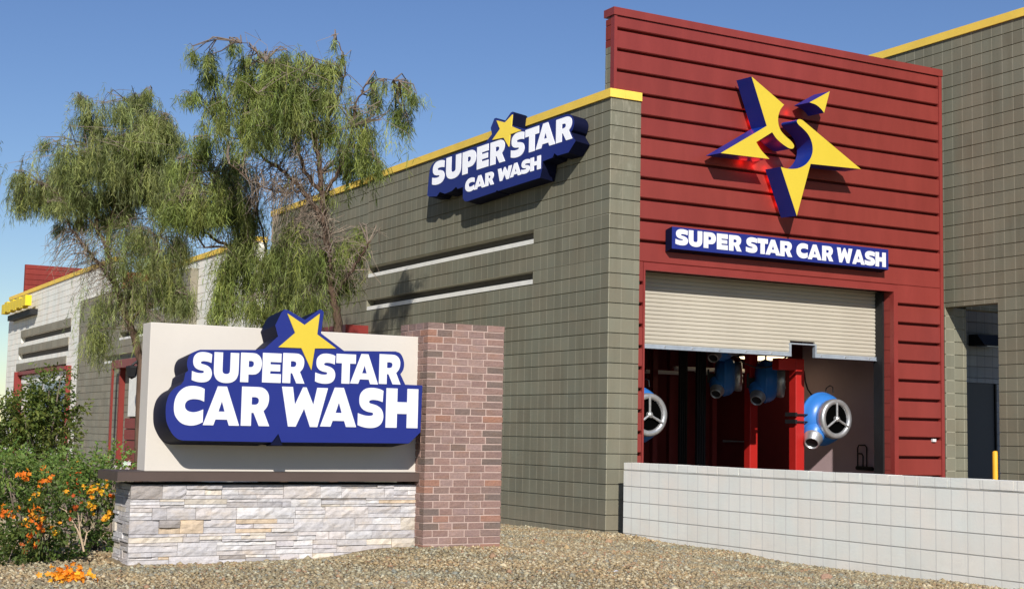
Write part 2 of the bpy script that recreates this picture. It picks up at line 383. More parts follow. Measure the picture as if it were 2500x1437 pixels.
# ================================================================== CAR WASH BUILDING
bld = thing('car_wash_building', 'olive block car wash building with red horizontal siding over a half open bay door', 'building', (0, 0, 0))
slots = [(2.035, 8.10, 4.064, 4.267), (2.04, 8.12, 3.462, 3.658)]
block_wall(0, 0, -1, -.004, 8.17, -.4, 5.87, slots, .2, bi=.022).build('side_wall', M['olive'], bld)
block_wall(0, .045, -1, 8.175, 13.5, -.4, 5.87, (), .2).build('side_wall', M['olive'], bld)
b_ = MB()
b_.add([(0, 8.17, -.4), (.045, 8.17, -.4), (.045, 8.17, 5.87), (0, 8.17, 5.87)], [(0, 1, 2, 3)])
# recessed slots: back, sloping white sill
for k, (ya, yb, za, zb) in enumerate(slots):
    MB().box(.155, .19, ya+.003, yb-.003, za+.004, zb-.004).build('slot_back', M['dark_slot'], bld)
    s = MB(); zt = za+.105
    s.add([(.004, ya+.004, za+.004), (.004, yb-.004, za+.004), (.004, yb-.004, za+.07), (.004, ya+.004, za+.07), (.15, ya+.004, za+.004), (.15, yb-.004, za+.004), (.15, yb-.004, zt), (.15, ya+.004, zt)],
          [(0, 1, 2, 3), (3, 2, 6, 7), (0, 3, 7, 4), (1, 5, 6, 2), (4, 7, 6, 5), (0, 4, 5, 1)])
    s.build('slot_sill', M['white_trim'], bld)
block_wall(1, -.006, -1, .0185, .498, -.4, 5.87, (), .2, dep=.018).build('corner_column', cmu('painted_olive_block_bleached', (.205, .192, .142, 1), 1.2, efflo=.42), bld)
# yellow coping
c_ = MB(); c_.box(-.03, .22, -.03, 8.2, 5.872, 5.99); c_.box(.015, .265, 8.2, 13.53, 5.872, 5.99); c_.build('coping', M['yellow'], bld)
MB().box(.222, .498, -.031, .21, 5.872, 5.99).build('coping', M['yellow'], bld)
# red parapet + siding
XL, XR, ZT = .035, 6.25, 7.14
OX0, OX1, OZ = .60, 5.205, 3.535
bw = MB()
bw.box(XL+.021, XR, .075, .204, OZ, ZT-.13); bw.box(.50, OX0-.03, .075, .21, -.1, OZ); bw.box(OX1+.03, XR, .075, .21, -.1, OZ)
bw.build('siding_backing', M['red_back'], bld)
block_wall(0, XL, -1, .0785, .205, 5.995, 6.6, (), .02, dep=.006).build('parapet_end', M['olive'], bld)
block_wall(0, XL, -1, .0785, .205, 6.6, 7.0, (), .02, dep=.006).build('parapet_end', M['red_block'], bld)
gro = [6.845-.2915*i for i in range(24)]
edges = [7.03]+gro
sd_ = MB()
def siding(mb, xa, xb, zlo, zhi, y=.0, gh=.041):
    zz = [zhi]+[g for g in gro if zlo+.05 < g < zhi-.05]+[zlo]
    for i in range(len(zz)-1):
        t = zz[i]-(gh/2 if i else 0); bo = zz[i+1]+(gh/2 if i < len(zz)-2 else 0)
        # board with a small drip lip: chamfered bottom edge
        mb.add([(xa, y, bo+.012), (xb, y, bo+.012), (xb, y+.012, bo), (xa, y+.012, bo), (xa, y, t-.006), (xb, y, t-.006), (xb, y+.006, t), (xa, y+.006, t), (xa, .08, bo), (xb, .08, bo), (xb, .08, t), (xa, .08, t)],
               [(0, 1, 5, 4), (3, 2, 1, 0), (4, 5, 6, 7), (8, 9, 2, 3), (7, 6, 10, 11), (0, 4, 7, 11, 8, 3), (1, 2, 9, 10, 6, 5)], (lambda k: (k, k*random.uniform(.97, 1.03), k))(random.uniform(.93, 1.05)))
siding(sd_, .085, 6.185, 5.991, 7.03); siding(sd_, .50, 6.185, OZ+.11, 5.950); siding(sd_, .50, OX0-.035, -.1, OZ+.11); siding(sd_, OX1+.085, 6.185, -.1, OZ+.11)
sd_.build('siding', M['red'], bld)
for bx_ in [(XL, .083, -.012, .078, 5.99, 7.03), (6.187, XR, -.014, .078, -.1, 7.03)]: MB().box(*bx_).build('siding_trim', M['red_trim'], bld)
t_ = MB(); t_.box(OX0-.03, OX0, -.006, .20, -.1, OZ); t_.box(OX1, OX1+.083, -.006, .078, -.1, OZ); t_.box(OX0-.03, OX1+.083, -.006, .078, OZ, OZ+.105); t_.box(OX0-.03, OX1, .078, .20, OZ, OZ+.105)
t_.build('opening_trim', M['red_trim'], bld)
MB().box(XL-.02, XR+.01, -.028, .23, 7.032, ZT).build('parapet_cap', M['red'], bld)
block_wall(0, OX1+.0, -1, .205, .40, -.1, OZ, (), .2, dep=.006).build('door_jamb', M['red_block'], bld)
block_wall(0, OX1+.001, -1, .08, .204, -.1, OZ, (), .08, dep=.004).build('door_jamb', M['red_block'], bld)
# bay interior
i_b = MB(); i_b.box(.2, .35, .42, 9, -.1, 3.9); i_b.build('bay_wall', M['maroon'], bld)
MB().box(6.12, 6.3, .42, 3.15, -.1, 3.9).build('bay_wall', M['plum'], bld)
MB().box(6.10, 6.3, 3.153, 9, -.1, 3.9).build('bay_wall', M['maroon'], bld)
MB().box(.36, 6.11, 5.6, 5.75, -.1, 3.9).build('bay_wall', M['maroon'], bld)
for k, (px_, yy) in enumerate([(1600, 4.4), (1640, 5.2), (1745, 4.8)]):
    q = at(px_, 1000, 1, yy); MB().box(q[0]-.05, q[0]+.05, yy, yy+.1, 0, 3.9).build('bay_column', M['maroon'], bld)
for zz in (3.05, 3.3): MB().tube([(.5, 4.6, zz), (6.0, 4.6, zz)], .03, 8).build('bay_pipe', M['galv'], bld)
MB().box(.2, 6.3, .21, 9.2, 3.9, 4.1).build('bay_ceiling', M['black'], bld)
fl = MB(); fl.box(.21, 6.29, .08, 9.2, -.2, -.02); fl.build('bay_floor', M['dark_floor'], bld)
MB().box(5.41, 6.12, .405, .42, -.1, 3.9).build('bay_wall', M['plum'], bld)
MB().box(.2, .57, .405, .42, -.1, 3.9).build('bay_wall', M['maroon'], bld)
MB().box(.2, 6.3, .40, .42, OZ, 3.9).build('bay_wall', M['black'], bld)
# roof
MB().box(.23, 6.2, .25, 13.4, 5.2, 5.4).build('roof', M['concrete'], bld)
MB().box(.25, 6.2, 13.3, 13.5, -.3, 5.4).build('rear_wall', M['olive'], bld)
# roller door
DY = .36
rd = MB(); zb0 = 2.545; pitch = .058; Zs = np.arange(zb0, OZ+.2, pitch)
NX0, NX1, NZ = 3.40, 3.86, 2.735
nP = at(1930, 838, 1, DY); nQ = at(1988, 866, 1, DY); NX0, NX1, NZ = nP[0], nQ[0], nP[2]-.01
for z in Zs:
    segs = [(OX0+.02, OX1+.2)] if z+pitch*.5 > NZ else [(OX0+.02, NX0-.012), (NX1+.012, OX1+.2)]
    if z < NZ < z+pitch: segs = [(OX0+.02, NX0-.012), (NX1+.012, OX1+.2)]
    for xa, xb in segs:
        pr = [(DY+.012, z), (DY+.012, z+.010), (DY+.001, z+.014), (DY-.002, z+pitch*.55), (DY+.001, z+pitch*.9), (DY+.012, z+pitch), (DY+.03, z+pitch), (DY+.03, z)]
        vs = [(xa, p, q) for p, q in pr]+[(xb, p, q) for p, q in pr]; k = len(pr)
        rd.add(vs, [(i, (i+1) % k, (i+1) % k+k, i+k) for i in range(k)]+[tuple(range(k-1, -1, -1)), tuple(range(k, 2*k))])
door = rd.build('roller_door', M['door'], bld)
bb = MB()
for xa, xb in ((OX0+.02, NX0-.03), (NX1+.03, OX1+.2)):
    bb.box(xa, xb, DY-.02, DY+.04, zb0-.062, zb0-.001)
    bb.box(xa, xb, DY-.032, DY-.0205, zb0-.062, zb0-.05)
bb.build('bottom_bar', M['galv'], door)
nf = MB(); nf.box(NX0-.029, NX0, DY-.022, DY+.04, zb0-.062, NZ+.02); nf.box(NX1, NX1+.029, DY-.022, DY+.04, zb0-.062, NZ+.02); nf.box(NX0+.001, NX1-.001, DY-.022, DY+.04, NZ, NZ+.02)
nf.build('notch_frame', M['galv'], door)
for x in np.arange(OX0+.1, OX1, .48):
    if not (NX0-.05 < x < NX1+.05): MB().lathe((x, DY-.021, zb0-.03), (0, -1, 0), [(0, .016), (.008, .014), (.012, .002)], 8).build('bolt', M['chrome'], door)
MB().box(OX1-.035, OX1-.001, .205, .40, -.1, OZ-.002).build('door_guide', M['black'], bld); MB().box(OX0+.001, OX0+.018, .205, .40, -.1, OZ-.002).build('door_guide', M['black'], bld)
# small white device on the right hand siding
d_ = at(2280, 1074, 1, -.02); MB().box(d_[0]-.035, d_[0]+.035, -.035, -.001, d_[2]-.022, d_[2]+.022).build('door_sensor', M['white_board'], bld)

# tall wing to the right
WX = 6.5; WT = 7.70
hole = [(-.87, .2, -.3, 3.385)]
block_wall(0, WX, -1, -7.0, 7.0, -.3, WT, hole, .2).build('tall_wing_wall', M['olive'], bld)
MB().box(WX-.03, WX+.23, -7.03, 7.03, WT+.002, WT+.13).build('coping', M['yellow'], bld)
block_wall(1, .204, -1, WX+.203, 6.97, -.3, 3.385, (), .2).build('passage_pier', M['olive'], bld)
MB().box(6.975, 12, .21, .4, 3.385, 7.5).build('passage_header', M['olive'], bld)
block_wall(1, 2.5, -1, 6.72, 13.0, 2.35, 5.6, (), .2).build('passage_wall', M['shade_blue_block'], bld)
MB().box(6.72, 10.12, 2.5, 2.6, -.3, 2.34).build('passage_door', M['grey_door'], bld)
MB().box(10.125, 10.16, 2.47, 2.62, -.3, 2.34).build('door_frame', M['black'], bld)
MB().box(10.165, 13.0, 2.5, 2.6, -.3, 2.34).build('passage_wall', M['shade_blue_block'], bld)

# ================================================================== FAR WING
far = thing('far_office_wing', 'white and olive block wing with slot windows beyond the willow trees', 'building', (-.4, 28, 0))
block_wall(0, -.25, -1, 13.55, 21.5, -.3, 5.30, (), .2).build('wall', M['far_white'], far)
block_wall(0, -.25, -1, 25.9, 42.3, -.3, 6.05, [(29.3, 30.6, .0, .1), (31.35, 39.6, 4.26, 4.47), (31.6, 39.9, 3.65, 3.86), (31.8, 40.2, 3.05, 3.25)][1:], .2).build('wall', M['far_white'], far)
sl2 = [(18.7-.4, 24.3, 4.27, 4.47), (18.7-.4, 24.3, 3.66, 3.86), (19.9, 26.0, 3.05, 3.25)]
block_wall(0, -.45, -1, 17.75, 29.3, -.3, 5.10, sl2, .19).build('wall', M['olive_far_lightened'], far)
for ya, yb, za, zb in sl2:
    MB().box(-.449, -.30, ya+.01, yb-.01, za-.035, za+.05).build('slot_sill', M['white_trim'], far)
for ya, yb, za, zb in [(31.35, 39.6, 4.26, 4.47), (31.6, 39.9, 3.65, 3.86), (31.8, 40.2, 3.05, 3.25)]:
    MB().box(-.12, -.08, ya-.01, yb+.01, za-.02, zb+.02).build('slot_back', M['dark_slot'], far)
    MB().box(-.275, -.235, ya-.02, yb+.02, zb-.005, zb+.25).build('slot_band', M['olive_far_lightened'], far)
MB().box(-.29, -.02, 13.55, 21.5, 5.302, 5.42).build('coping', M['yellow'], far)
MB().box(-.29, -.02, 25.87, 42.33, 6.052, 6.18).build('coping', M['yellow'], far)
MB().box(-.04, 6, 13.6, 42.2, 4.8, 4.95).build('roof', M['concrete'], far)
MB().box(-.04, 6, 42.1, 42.3, -.3, 6.0).build('rear_wall', M['far_white'], far)
rp0 = at(63, 645, 1, 40); rp1 = at(345, 668, 1, 40)
block_wall(1, 40, -1, rp0[0], 5.5, 4.96, rp0[2], (), .2).build('red_parapet', M['red_block'], far)
# red portal on the olive part
pa = at(272, 880, 0, -.75)[1]; pb = at(302, 880, 0, -.75)[1]
pz = at(272, 880, 0, -.75)[2]
MB().box(-.74, -.685, pa-.10, pa, -.2, pz).build('portal_leg', M['red'], far); MB().box(-.60, -.455, pa-.42, pa-.30, -.2, pz-.03).build('portal_leg', M['red'], far)
MB().box(-.74, -.455, pa-5.0, pa-.105, pz-.22, pz).build('portal_head', M['red'], far)
q0 = at(305, 1050, 0, -.5); q1 = at(336, 1130, 0, -.5)
fr = MB()
for k in range(5): fr.box(-.53, -.455, q0[1]-6, q0[1]-.05, .0+k*.3, .27+k*.3)
fr.build('portal_siding', M['red'], far)
w0 = at(323, 940, 0, -.47)[1]; w1 = at(341, 940, 0, -.47)[1]
MB().box(-.56, -.455, w1, w0, 1.52, 2.95).build('window_frame', M['white_trim'], far)
MB().box(-.50, -.456, w1-2.5, w1-.01, 1.52, 2.95).build('window_glass', M['glass'], far)
# red framed window in the far white part
ya = at(45, 905, 0, -.4)[1]; yb = at(163, 895, 0, -.4)[1]; zt = at(100, 900, 0, -.4)[2]
fr = MB(); fr.box(-.55, -.255, ya-.10, ya, -.1, zt); fr.box(-.40, -.255, yb, yb+.10, -.1, zt); fr.box(-.45, -.255, yb+.105, ya-.105, zt-.12, zt)
fr.build('window_surround', M['red_trim'], far)
MB().box(-.30, -.255, yb+.16, ya-1.6, 1.2, zt-.45).build('window_glass', M['glass'], far)
fr = MB(); fr.box(-.32, -.255, yb+.16, ya-.2, zt-.44, zt-.16); fr.box(-.33, -.255, (ya+yb)/2-.1, (ya+yb)/2+.1, 1.2, zt-.45); fr.build('window_frame', M['white_trim'], far)
# old yellow wall sign
sg = thing('yellow_wall_sign', 'bright yellow channel sign under the coping at the far white corner', 'sign', tuple(at(40, 750, 0, -.5)))
y0 = at(12, 752, 0, -.6); y1 = at(70, 742, 0, -.6)
mb = MB()
ys = np.linspace(y0[1], y1[1], 9); zc_ = (y0[2]+y1[2])/2
for k in range(8):
    mb.box(-.72, -.50, ys[k], ys[k+1]+.03, zc_-.17+.05*(k % 2), zc_+.25-.06*((k+1) % 2))
mb.build('channel_letters', M['old_yellow'], sg)
mb = MB(); mb.box(-.50, -.255, y1[1]+.1, y0[1]-.1, zc_-.42, zc_-.22); mb.build('raceway', M['black'], sg)
# lantern on the portal
la = at(322, 905, 0, -1.0)
ln = thing('wall_lantern', 'black bracket lantern hanging inside the red portal frame', 'lamp', tuple(la))
mb = MB(); mb.tube([(la[0]+.5, la[1], la[2]+.3), (la[0]+.2, la[1], la[2]+.32), (la[0], la[1], la[2]+.15)], .03, 6); mb.tube([(la[0]+.5, la[1], la[2]-.1), (la[0]+.1, la[1], la[2]+.22)], .025, 6)
mb.build('bracket', M['black'], ln)
mb = MB(); mb.lathe((la[0], la[1], la[2]+.15), (0, 0, -1), [(0, .02), (.03, .15), (.06, .16), (.30, .11), (.34, .04), (.36, .0)], 6); mb.build('lantern_body', M['black'], ln)

# ================================================================== LOW WHITE WALL
lw = thing('low_block_wall', 'low white painted block wall running from the corner column across the gravel', 'wall', (0, -.42, 0))
block_wall(0, 0, -1, -10.5, -.425, -.6, .822, (), .2, gap=.009, dep=.012).build('wall_face', M['white_block'], lw)
mb = MB(); y = -10.5
while y < -.43:
    y2 = min(y+.404, -.425); mb.box(-.002-random.uniform(0, .003), .2, y, y2-.006, .826, .913+random.uniform(-.003, .003), None, .0012); y = y2 if y2 > y+.01 else 0
mb.build('wall_cap', M['white_block'], lw)

# ================================================================== MONUMENT
mon = thing('monument_sign_base', 'cream stucco sign panel standing on a stacked ledgestone plinth with brown ledge', 'sign base', (-5.9, -3.6, .1))
SY = -3.79
SX0, SX1 = at(312, 1381, 1, SY)[0], -4.60
PXR = -3.79
gaps = MB(); gaps.box(SX0+.045, SX1-.004, SY+.045, SY+.60, -.25, .762); gaps.build('plinth_core', M['stone_gap'], mon)
st = MB()
pals = [(.66, .62, .60), (.59, .555, .54), (.72, .69, .67), (.50, .47, .46), (.73, .65, .54), (.62, .59, .58), (.69, .63, .59), (.76, .73, .70), (.38, .34, .31), (.71, .56, .40), (.68, .63, .62)]
pw = [.15, .12, .15, .06, .11, .12, .1, .07, .03, .04, .05]
random.seed(11)
def stone_face(u0, u1, put):
    z = -.16
    while z < .755:
        H = random.choice([.075, .09, .105, .12]);
        if z+H > .725: H = .760-z
        u = u0
        while u < u1-.001:
            L = random.uniform(.18, .62)
            if u+L > u1-.12: L = u1-u
            # a lift of one, two or three thin courses
            nsub = random.choices([1, 2, 3], [.4, .38, .22])[0] if H > .07 else 1
            cuts = sorted([0]+[random.uniform(.25, .75) for _ in range(nsub-1)]+[1])
            if nsub == 3: cuts = [0, random.uniform(.2, .4), random.uniform(.55, .8), 1]
            for a, b2 in zip(cuts[:-1], cuts[1:]):
                uu = u
                while uu < u+L-.001:
                    l = random.uniform(.12, .5)
                    if uu+l > u+L-.08: l = u+L-uu
                    c = random.choices(pals, pw)[0]; k = random.uniform(.80, 1.0)
                    put(uu+.0015, uu+l-.0015, z+a*H+.002, z+b2*H-.002, random.uniform(.002, .026), (c[0]*k, c[1]*k, c[2]*k))
                    uu += l
            u += L
        z += H
def put_front(a, b2, z0, z1, d, c):
    # chiselled face: subdivided front with random relief
    nx_ = max(1, int((b2-a)/.045)); nz_ = max(1, int((z1-z0)/.03)); yb_ = SY+.05
    vs = []; fs = []
    for j in range(nz_+1):
        for i in range(nx_+1):
            e = (i in (0, nx_))+(j in (0, nz_))
            vs.append((a+(b2-a)*i/nx_, SY-.0+.028-d+(.008 if e else 0)+random.uniform(-.005, .005), z0+(z1-z0)*j/nz_+(random.uniform(-.002, .002) if 0 < j < nz_ else 0)))
    for j in range(nz_):
        for i in range(nx_):
            p = j*(nx_+1)+i; fs.append((p, p+1, p+nx_+2, p+nx_+1))
    k = len(vs); vs += [(a, yb_, z0), (b2, yb_, z0), (b2, yb_, z1), (a, yb_, z1)]
    bot = list(range(nx_+1)); top = [nz_*(nx_+1)+i for i in range(nx_+1)]
    lf = [j*(nx_+1) for j in range(nz_+1)]; rt_ = [j*(nx_+1)+nx_ for j in range(nz_+1)]
    fs.append(tuple([k, k+1]+bot[::-1])); fs.append(tuple([k+2, k+3]+top)); fs.append(tuple([k+3, k]+lf)); fs.append(tuple([k+1, k+2]+rt_[::-1]))
    st.add(vs, fs, c)
def put_side(a, b2, z0, z1, d, c):
    st.box(SX0+.028-d, SX0+.05, a, b2, z0, z1, c, .002)
stone_face(SX0+.002, SX1-.004, put_front); stone_face(SY+.052, SY+.60, put_side)
st.build('stone_veneer', M['stone'], mon)
lg = MB(); lx, lz1, lz0 = at(287, 1156, 1, -3.845)[0], at(640, 1153, 1, -3.845)[2], at(640, 1174, 1, -3.845)[2]
lg.box(lx, -4.625, -3.845, -3.15, lz0, lz1); lg.box(lx+.012, -4.626, -3.833, -3.16, lz1+.001, lz1+.005); lg.build('ledge', M['ledge'], mon)
pn = MB(); pn.box((at(368, 790, 1, -3.74)[0]+at(353, 1150, 1, -3.74)[0])/2, -4.60, -3.74, -3.49, lz1+.006, (at(368, 790, 1, -3.74)[2]+at(1023, 818, 1, -3.74)[2])/2); pno = pn.build('sign_panel', M['cream'], mon)
bv = pno.modifiers.new("bevel", 'BEVEL'); bv.width = .006; bv.segments = 2

pil = thing('brick_pillar', 'reddish brown brick pillar standing at the right end of the monument sign', 'pillar', (-4.2, -3.65, .1))
BX0, BX1, BY0, BY1 = -4.622, -3.792, -3.95, -3.34
BC = .0677; zt0 = 2.30; nb_ = 38
MB().box(BX0+.005, BX1-.005, BY0+.005, BY1-.005, -.3, zt0-.002).build('mortar_core', M['mortar'], pil)
bk = MB(); random.seed(5)
bp_ = [(.31, .195, .162), (.275, .178, .150), (.35, .235, .20), (.225, .160, .135), (.39, .275, .24), (.36, .18, .12), (.15, .125, .105), (.33, .23, .205)]
bwt = [.22, .22, .16, .12, .12, .015, .035, .11]
def bt_(corner=False):
    c = random.choices(bp_, [.14, .22, .04, .24, .0, .10, .24, .02] if corner else bwt)[0]; k = random.uniform(.93, 1.06); q_ = .45 if corner else .30; mu = (.285, .178, .148); return tuple((mu[i]*(1-q_-.25)+c[i]*(q_+.25))*k for i in range(3))
JT = .012
for r_ in range(nb_):
    z1 = zt0-r_*BC; z0 = z1-BC+JT; ev = r_ % 2 == 0
    j_ = lambda: random.uniform(-.002, .002)
    # front: the first brick turns the corner as header or stretcher
    x = BX0; first = True
    while x < BX1-.01:
        L = (.160 if ev else .092) if first else (.158 if not (ev and x < BX0+.25) else .128)
        x2 = x+L
        if x2 > BX1-.03: x2 = BX1
        elif BX1-(x2+JT) < .05: x2 = BX1
        c = bt_(first or x2 == BX1)
        bk.box(x, x2, BY0+j_(), BY0+((.092 if ev else .160) if first else .09), z0, z1, c, .0016); x = x2+JT; first = False
    y = BY0+(.092 if ev else .160)+JT
    while y < BY1-.01:
        y2 = min(y+.158, BY1)
        if BY1-(y2+JT) < .05: y2 = BY1
        bk.box(BX0+j_(), BX0+.09, y, y2, z0, z1, bt_(), .0016); bk.box(BX1-.0895, BX1+j_(), y, y2, z0, z1, bt_(), .0016); y = y2+JT
    if r_ == 0:
        yy = BY0+.1
        while yy < BY1-.02:
            bk.box(BX0+.1, BX1-.1, yy, min(yy+.09, BY1), z0, z1-.001, bt_(), .001); yy += .10
bk.build('brick_face', M['brick'], pil)

# ================================================================== LETTERING
def cr_smooth(pts, seg=5):
    out = []; n_ = len(pts); P_ = [np.array(p[:2], float) for p in pts]; S = [len(p) > 2 and p[2] for p in pts]
    for i in range(n_):
        j = (i+1) % n_; out.append(P_[i])
        if S[i] or S[j]:
            L = np.linalg.norm(P_[j]-P_[i])
            def tan(k):
                a, b2, c = P_[(k-1) % n_], P_[k], P_[(k+1) % n_]; t = c-a; return t/(np.linalg.norm(t)+1e-9)
            d = (P_[j]-P_[i])/(L+1e-9); t0 = tan(i) if S[i] else d; t1 = tan(j) if S[j] else d
            for s in range(1, seg):
                t = s/seg; h00 = 2*t**3-3*t*t+1; h10 = t**3-2*t*t+t; h01 = -2*t**3+3*t*t; h11 = t**3-t*t
                out.append(h00*P_[i]+h10*L*t0+h01*P_[j]+h11*L*t1)
    return out
def nrm(pts, x0, x1, y0, y1): return [((p[0]-x0)/(x1-x0), 1-(p[1]-y0)/(y1-y0))+tuple(p[2:]) for p in pts]
S1 = 1
GL = {}
GL['S'] = ([(1418, 625), (1411, 768), (1360, 752, 1), (1305, 744, 1), (1258, 747, 1), (1232, 765, 1), (1242, 786, 1), (1290, 799, 1), (1340, 816, 1), (1388, 848, 1), (1416, 895, 1), (1425, 950, 1), (1416, 1005, 1), (1388, 1052, 1), (1342, 1083, 1), (1275, 1097, 1), (1200, 1095, 1), (1135, 1081, 1), (1090, 1064), (1090, 915), (1140, 932, 1), (1195, 944, 1), (1248, 945, 1), (1283, 937, 1), (1291, 920, 1), (1276, 905, 1), (1238, 899, 1), (1190, 886, 1), (1143, 857, 1), (1112, 808, 1), (1104, 742, 1), (1114, 682, 1), (1145, 635, 1), (1192, 604, 1), (1255, 592, 1), (1320, 595, 1), (1375, 607, 1)], [])
GL['S'] = (nrm(GL['S'][0], 1088, 1425, 592, 1097), [])
GL['C'] = (nrm([(715, 603), (715, 763), (665, 744, 1), (605, 735, 1), (545, 739, 1), (500, 758, 1), (475, 790, 1), (469, 822, 1), (478, 856, 1), (505, 882, 1), (550, 897, 1), (600, 898, 1), (655, 884, 1), (707, 862), (707, 1022), (645, 1051, 1), (590, 1065, 1), (530, 1067, 1), (450, 1048, 1), (388, 1003, 1), (345, 938, 1), (330, 860, 1), (335, 770, 1), (357, 700, 1), (400, 637, 1), (460, 592, 1), (520, 573, 1), (590, 570, 1), (660, 581, 1)], 330, 717, 570, 1068), [])
GL['A'] = ([(.44, 1), (.67, 1), (1.0, 0), (.735, 0), (.68, .155), (.35, .155), (.295, 0), (0, 0)] , [[(.517, .63), (.60, .36), (.43, .36)]])
GL['A'] = ([(.375, 1), (.625, 1), (1.0, 0), (.715, 0), (.66, .15), (.34, .15), (.285, 0), (0, 0)], [[(.5, .62), (.585, .355), (.415, .355)]])
GL['R'] = ([(.0, 1), (.55, 1, 0), (.72, .985, 1), (.87, .91, 1), (.95, .79, 1), (.955, .64, 1), (.90, .50, 1), (.78, .385, 0), (1.0, 0), (.63, 0), (.43, .335), (.355, .335), (.355, 0), (0, 0)], [[(.355, .735), (.50, .735, 1), (.585, .70, 1), (.605, .635, 1), (.575, .575, 1), (.49, .545, 1), (.355, .545)]])
GL['P'] = ([(0, 1), (.55, 1, 0), (.74, .98, 1), (.91, .89, 1), (1.0, .74, 1), (1.0, .55, 1), (.92, .39, 1), (.76, .29, 1), (.58, .265, 0), (.385, .265), (.385, 0), (0, 0)], [[(.385, .725), (.52, .725, 1), (.61, .69, 1), (.63, .62, 1), (.60, .555, 1), (.52, .52, 1), (.385, .52)]])
GL['E'] = ([(0, 1), (1, 1), (1, .70), (.42, .70), (.42, .62), (.95, .62), (.95, .39), (.42, .39), (.42, .30), (1, .30), (1, 0), (0, 0)], [])
GL['T'] = ([(0, 1), (1, 1), (1, .685), (.70, .685), (.70, 0), (.29, 0), (.29, .685), (0, .685)], [])
GL['H'] = ([(0, 1), (.345, 1), (.345, .655), (.655, .655), (.655, 1), (1, 1), (1, 0), (.655, 0), (.655, .355), (.345, .355), (.345, 0), (0, 0)], [])
GL['U'] = ([(0, 1), (.345, 1), (.345, .42), (.36, .345, 1), (.42, .30, 1), (.5, .29, 1), (.58, .30, 1), (.64, .345, 1), (.655, .42), (.655, 1), (1, 1), (1, .42), (.98, .26, 1), (.89, .11, 1), (.73, .02, 1), (.5, -.01, 1), (.27, .02, 1), (.11, .11, 1), (.02, .26, 1), (0, .42)], [])
GL['W'] = ([(0, 1), (.235, 1), (.29, .55), (.455, 1), (.53, 1), (.69, .56), (.765, 1), (1, 1), (.79, 0), (.63, 0), (.49, .46), (.32, 0), (.155, 0)], [])
def extrude(mb, outer, holes, to3, back, tint=None):
    """outer/holes 2D lists; to3 maps (u,v)->3D on the face; back = 3D offset to the rear outline"""
    loops = [outer]+holes; L3 = [[np.array(to3(*p)) for p in l] for l in loops]
    tri = tessellate_polygon([[Vector(p) for p in l] for l in L3]); flat = [p for l in L3 for p in l]; n_ = len(flat); back = np.array(back, float)
    vs = flat+[p+back for p in flat]; fs = [tuple(t) for t in tri]+[(t[2]+n_, t[1]+n_, t[0]+n_) for t in tri]
    mb.add(vs, fs, tint); o = 0; vs2 = []; fs2 = []
    for l in L3:
        k = len(l)
        for i in range(k):
            a, b2 = o+i, o+(i+1) % k; fs2.append((a, b2, b2+n_, a+n_))
        o += k
    return vs, fs2
def solid(name, outer, holes, to3, back, mat, parent, side_mat=None):
    mb = MB(); vs, fs2 = extrude(mb, outer, holes, to3, back); n0 = len(mb.f)
    mb.f += [tuple(f) for f in fs2]; mb.t += [(1, 1, 1)]*len(fs2)
    o = mb.build(name, mat, parent)
    if side_mat:
        o.data.materials.append(side_mat)
        for i in range(n0, len(o.data.polygons)): o.data.polygons[i].material_index = 1
        half = n0//2
        for i in range(half, n0): o.data.polygons[i].material_index = 1
    # outward normals
    import bmesh
    b2 = bmesh.new(); b2.from_mesh(o.data); bmesh.ops.remove_doubles(b2, verts=b2.verts, dist=1e-6); bmesh.ops.recalc_face_normals(b2, faces=b2.faces); b2.to_mesh(o.data); b2.free()
    return o
def face2(ax, c):
    if ax == 1: return lambda u, v: (u, c, v)
    return lambda u, v: (c, u, v)
def pl(px, py, ax, c):
    q = at(px, py, ax, c); return (q[0], q[2]) if ax == 1 else (q[1], q[2])
def letter(ch, xl, xr, yt, yb, ax, c, parent, mat, thick=.006):
    xm, ym = (xl+xr)/2, (yt+yb)/2
    u0 = pl(xl, ym, ax, c)[0]; u1 = pl(xr, ym, ax, c)[0]; v1 = pl(xm, yt, ax, c)[1]; v0 = pl(xm, yb, ax, c)[1]
    o, hs = GL[ch]; o = cr_smooth(o); hs = [cr_smooth(h) for h in hs]
    f = face2(ax, c); back = (0, thick, 0) if ax == 1 else (thick, 0, 0)
    return solid('letter', o, hs, lambda a, b2: f(u0+(u1-u0)*a, v0+(v1-v0)*b2), back, mat, parent)
def outline(pts, ax, c): return [pl(p[0], p[1], ax, c)+tuple(p[2:]) for p in pts]

# --- monument cabinet sign
FY = -4.12
sm = thing('cabinet_sign', 'large blue sign cabinet with white words and yellow star fixed to the cream panel', 'sign', (-5.8, -3.9, 1.4))
op = [(488.6, 853), (477, 857, 1), (466, 863, 1), (459, 874, 1), (456.6, 889, 1), (459.4, 904), (452.5, 910), (448.6, 929), (441.8, 938), (426, 947, 1), (412.6, 963, 1), (405.8, 985, 1), (404.4, 1005, 1), (405.8, 1025, 1), (411.6, 1042, 1), (422, 1060, 1), (434, 1070.5, 1), (447, 1074.5), (663.9, 1078.4), (679.5, 1058), (686.9, 1078.6), (998.2, 1081.5), (1026.5, 1054.2), (1031.3, 940.1), (989.4, 938.2), (977.7, 912.8), (984.6, 902, 1), (986.8, 888, 1), (984, 874, 1), (977, 862, 1), (966, 857.3), (840, 856), (783.8, 813.1), (790.8, 762), (785.5, 756), (779.6, 755.5), (744.3, 780.3), (704, 756.8), (694, 755), (686.4, 763.5), (672, 793.8), (678.8, 820.6), (645.2, 850.9), (623, 853.5)]
solid('cabinet', cr_smooth(outline(op, 1, FY)), [], face2(1, FY), (0, .385, -.04), M['sign_blue'], sm, M['sign_side'])
FS = FY-.006
